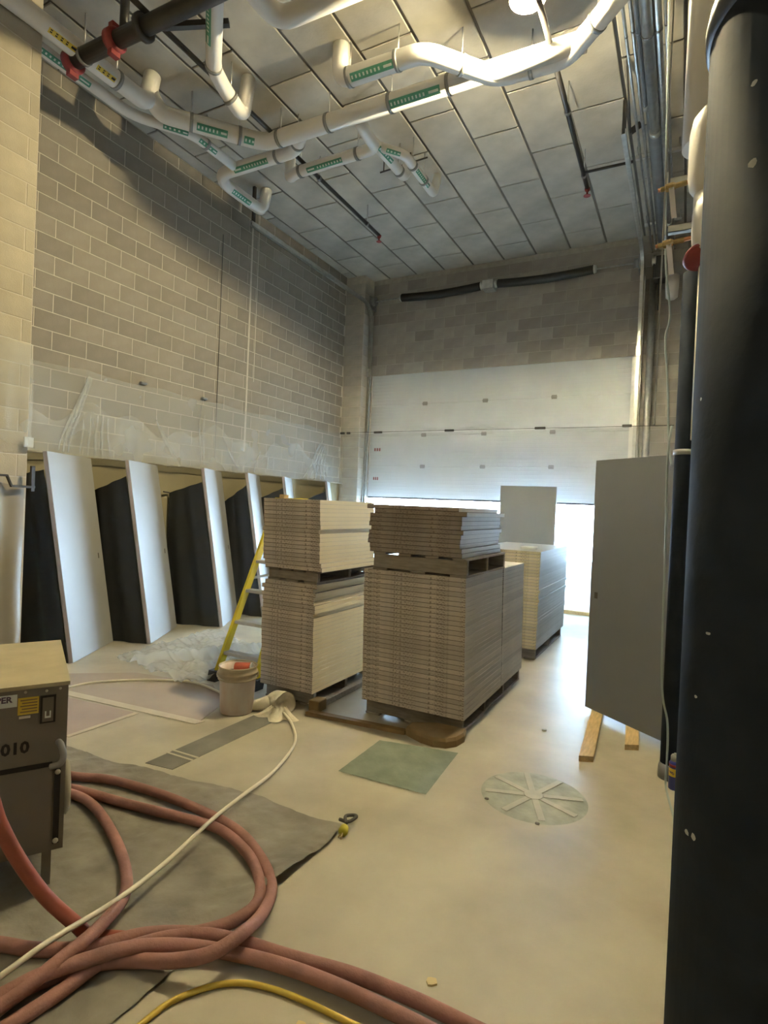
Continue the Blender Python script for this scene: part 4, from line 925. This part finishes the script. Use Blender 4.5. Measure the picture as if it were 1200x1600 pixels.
obj('edge_strip', MB().obox(HP(0.018, 0.215), hu*0.022, hn*0.008, UZ*0.315), 'black', ht)
for zz in (0.228, 0.520): obj('screw', MB().lathe(tuple(HP(0.029, zz, 0.008)), [(0.011, 0), (0.011, 0.004), (0.005, 0.008)], 10, axis=tuple(hn)), 'screw', ht)
for u_, zz in ((0.03, 0.872), (0.155, 0.872), (0.08, 0.868)): obj('screw', MB().lathe(tuple(HP(u_, zz)), [(0.006, 0), (0.004, 0.004)], 8, axis=tuple(hn)), 'screw', ht)
hd = catmull([HP(0.03, 0.645, 0.0), HP(0.022, 0.642, 0.03), HP(0.012, 0.60, 0.045), HP(0.022, 0.565, 0.035), HP(0.055, 0.548, 0.012)], 6)
obj('latch_handle', MB().tube(hd, 0.013, 10), 'steel_dark', ht)
stw = obj('sticker', MB().obox(HP(0.183, 0.817), hu*0.16, hn*0.0015, UZ*0.05), 'labelwhite', ht)
text('lettering', 'PER', 0.034, 'ink', stw, HP(0.256, 0.838, 0.0025), -hu, UZ)
sty = obj('warning_label', MB().obox(HP(0.106, 0.780), hu*0.074, hn*0.0015, UZ*0.070), 'yellowlab', ht)
mb = MB()
for k in range(5): mb.obox(HP(0.112, 0.789+k*0.012, 0.0015), hu*(0.060-0.006*(k % 2)), hn*0.0008, UZ*0.005)
tag(obj('print', mb, 'wood_brown', sty), kind='stuff')
ou = obj('power_outlet', MB().obox(HP(0.045, 0.735), hu*0.056, hn*0.008, UZ*0.115), 'black', ht)
obj('outlet_face', MB().obox(HP(0.053, 0.742, 0.008), hu*0.040, hn*0.003, UZ*0.100), 'heater', ou)
mb = MB(); mb.obox(HP(0.062, 0.762, 0.011), hu*0.005, hn*0.003, UZ*0.024); mb.obox(HP(0.079, 0.762, 0.011), hu*0.005, hn*0.003, UZ*0.024); mb.obox(HP(0.062, 0.758, 0.011), hu*0.022, hn*0.003, UZ*0.007)
obj('rocker', mb, 'labelwhite', ou)
text('lettering', '010', 0.066, 'black', ht, HP(0.234, 0.622, 0.0012), -hu, UZ)
obj('name_plate', MB().obox(HP(0.135, 0.765), hu*0.040, hn*0.004, UZ*0.011), 'screw', ht)
sd = -hu
obj('fan_cap', MB().lathe(tuple(FR+hv*0.16+UZ*0.38), [(0.115, 0.0), (0.12, 0.014), (0.10, 0.028), (0.05, 0.032)], 28, axis=tuple(sd)), 'fan_cap', ht)

# ------------------------------------------------------------------ right-hand column and plumbing
co = thing('round_column', 'massive black painted round column filling the right edge', 'column', (0.262, 1.6, 0))
cc = (0.262, 1.6, 0)
obj('shaft', MB().lathe(cc, [(0.255, 0.0), (0.255, 2.84)], 64), 'column', co)
obj('rim', MB().lathe(cc, [(0.255, 2.84), (0.264, 2.845), (0.266, 2.885), (0.260, 2.915), (0.255, 2.92)], 64), 'blackpipe', co)
obj('upper_shaft', MB().lathe(cc, [(0.250, 2.92), (0.250, ZC)], 64), 'column_top', co)
def chip(px_ang, zz, wz, wa):
    mb = MB(); R_ = 0.2562; n_ = 9
    vs = [(cc[0]+R_*cos(px_ang+wa*cos(k*2*pi/n_)*(0.8+0.4*random.random())), cc[1]+R_*sin(px_ang+wa*cos(k*2*pi/n_)), zz+wz*sin(k*2*pi/n_)*(0.7+0.5*random.random())) for k in range(n_)]
    mb.add(vs, [tuple(range(n_))]); obj('paint_chip', mb, 'chip', co)
for a, zz, wz, wa in ((3.62, 0.985, 0.006, 0.035), (3.72, 0.99, 0.010, 0.03), (3.78, 1.45, 0.004, 0.03), (3.50, 1.98, 0.004, 0.018), (3.66, 1.30, 0.004, 0.02), (3.98, 2.62, 0.006, 0.03), (4.0, 2.45, 0.010, 0.04)): chip(a, zz, wz, wa)

bpipe = thing('drain_leader', 'black vertical pipe with a clamp between grey door and column', 'pipe', (-0.015, 4.20, 0))
obj('pipe', MB().lathe((-0.015, 4.20, 0), [(0.062, 0.10), (0.062, 3.30)], 24), 'column', bpipe)
obj('base_collar', MB().lathe((-0.015, 4.20, 0), [(0.072, 0), (0.072, 0.07), (0.064, 0.10)], 24), 'steel_dark', bpipe)
obj('clamp', MB().lathe((-0.015, 4.20, 2.115), [(0.064, 0), (0.070, 0.002), (0.070, 0.034), (0.064, 0.036)], 24), 'steel', bpipe)
obj('clamp_bolt', MB().tube([(-0.06, 4.12, 2.133), (0.09, 4.12, 2.133)], 0.010, 8), 'steel', bpipe)
pv = thing('vent_stack', 'white plastic stack with bulging fittings behind the column at upper right', 'pipe', (0.04, 4.05, 3.28))
obj('pipe', MB().lathe((0.04, 4.10, 0), [(0.155, 4.05), (0.150, 6.24)], 32), 'pvc', pv)
obj('upper_fitting', MB().lathe((0.05, 3.98, 0), [(0.03, 3.66), (0.08, 3.68), (0.112, 3.73), (0.122, 3.80), (0.122, 4.06), (0.105, 4.15), (0.06, 4.21), (0.0, 4.22)], 28), 'pvc', pv)
obj('neck', MB().lathe((0.05, 3.98, 0), [(0.085, 3.52), (0.085, 3.72)], 24), 'pvc', pv)
obj('lower_fitting', MB().lathe((0.06, 3.95, 0), [(0.02, 3.33), (0.07, 3.34), (0.093, 3.37), (0.097, 3.42), (0.097, 3.56), (0.08, 3.63), (0.0, 3.66)], 28), 'pvc', pv)
obj('cream_pipe', MB().lathe((0.055, 4.08, 0), [(0.045, 2.20), (0.045, 3.36)], 20), 'pvc_cream', pv)
rf = MB(); rf.lathe((0.045, 4.0, 3.315), [(0.0, 0.0), (0.115, 0.0), (0.125, 0.012), (0.115, 0.03), (0.0, 0.03)], 28, axis=(-0.25, 0.35, 1)); obj('red_flange', rf, 'redcoup', pv)
obj('lower_leader', MB().lathe((0.07, 4.26, 0), [(0.05, 0), (0.05, 2.2)], 20), 'blackpipe', pv)
for zz, lab in ((3.79, 'upper'), (3.435, 'lower')):
    t = thing('ball_valve', lab+' brass valve with white lever handle near the vent stack', 'valve', (-0.14, 4.0, zz-0.24), 'brass valves')
    x0 = -0.225
    obj('body', MB().lathe((x0, 4.0, zz-0.008), [(0.010, 0), (0.016, 0.004), (0.016, 0.028), (0.024, 0.032), (0.027, 0.055), (0.027, 0.075), (0.021, 0.085), (0.017, 0.09), (0.017, 0.15)], 8, axis=(1, 0, 0.09), smooth=False), 'brass', t)
    obj('stub', MB().tube([(x0-0.012, 4.0, zz-0.010), (x0+0.004, 4.0, zz-0.008)], 0.012, 10), 'copper', t)
    lv = MB(); lv.bar([(x0+0.065, 3.985, zz-0.02), (x0+0.070, 3.972, zz-0.06), (x0+0.088, 3.97, zz-0.215)], 0.016, 0.030, ref=(0, 1, 0)); obj('lever', lv, 'handle_white', t)
    obj('nut', MB().lathe((x0+0.065, 3.985, zz-0.04), [(0.014, 0), (0.014, 0.02)], 6), 'screw', t)
    obj('supply', MB().tube(fillet([(x0+0.14, 4.0, zz+0.005), (0.02, 4.0, zz+0.02), (0.05, 4.1, zz+0.02)], 0.05), 0.013, 10), 'copper', t)
for zz, lab in ((3.848, 'upper'), (3.545, 'lower')):
    t = thing('wall_strut', lab+' short galvanised strut arm beside the vent stack', 'strut', (-0.08, 4.05, zz-0.03), 'strut arms')
    mb = MB(); mb.box((-0.17, 4.03, zz-0.03), (0.0, 4.035, zz+0.015)); mb.box((-0.17, 4.03, zz+0.011), (0.0, 4.075, zz+0.015)); mb.box((-0.17, 4.03, zz-0.03), (0.0, 4.075, zz-0.026))
    obj('channel', mb, 'steel', t); obj('end_plate', box((-0.19, 4.02, zz-0.045), (-0.182, 4.09, zz+0.05)), 'steel', t)
tag(obj('strut_rail', MB().box((-0.203, 4.05, 2.3), (-0.195, 4.09, ZC)), 'steel_dark'), 'tall thin galvanised strut behind the brass valves', 'strut')
tag(obj('data_cable', MB().tube(catmull([(-0.245, 4.4, 5.9), (-0.245, 4.4, 5.308), (-0.223, 4.4, 4.415), (-0.193, 4.4, 3.522), (-0.148, 4.4, 3.117), (-0.169, 4.4, 2.942), (-0.14, 4.36, 2.6), (-0.115, 4.30, 2.2), (-0.09, 4.25, 2.05)], 8), 0.007, 8), 'cord_grey'), 'grey-green cable hanging down in front of the block wall', 'cable')
tag(obj('data_cable', MB().tube(catmull([(-0.10, 4.14, 2.3), (-0.111, 4.05, 2.066), (-0.10, 4.05, 1.536), (-0.085, 4.05, 0.679), (-0.041, 4.05, 0.402), (-0.034, 4.05, 0.159), (-0.035, 4.04, 0.02), (-0.012, 3.845, 0.01), (0.015, 3.653, 0.01), (0.04, 3.412, 0.01), (0.12, 3.2, 0.01)], 8), 0.0065, 8), 'cord_grey'), 'grey cable running down the black pipe onto the floor', 'cable')
cn = thing('spray_can', 'blue spray can with yellow label at the foot of the black pipe', 'spray can', (0.012, 4.045, 0))
kc = (0.012, 4.045, 0)
obj('body', MB().lathe(kc, [(0.030, 0.0), (0.033, 0.004), (0.033, 0.165), (0.026, 0.178)], 24), 'bluecan', cn)
obj('band', MB().lathe(kc, [(0.0334, 0.142), (0.0334, 0.160)], 24), 'redcoup', cn)
obj('cap', MB().lathe(kc, [(0.026, 0.178), (0.026, 0.205), (0.020, 0.215), (0.008, 0.216), (0.008, 0.225), (0.0, 0.226)], 20), 'disc', cn)
mb = MB(); vs = []
for k in range(9):
    a = radians(195+k*12)
    vs += [(kc[0]+0.0336*cos(a), kc[1]+0.0336*sin(a), 0.085), (kc[0]+0.0336*cos(a), kc[1]+0.0336*sin(a), 0.135)]
mb.add(vs, [(2*k, 2*k+2, 2*k+3, 2*k+1) for k in range(8)], 0, True); lb = obj('label', mb, 'yellowlab', cn)
text('lettering', 'WD', 0.022, 'ink', lb, (kc[0]-0.0285, kc[1]-0.020, 0.103), (0.66, -0.75, 0), UZ)
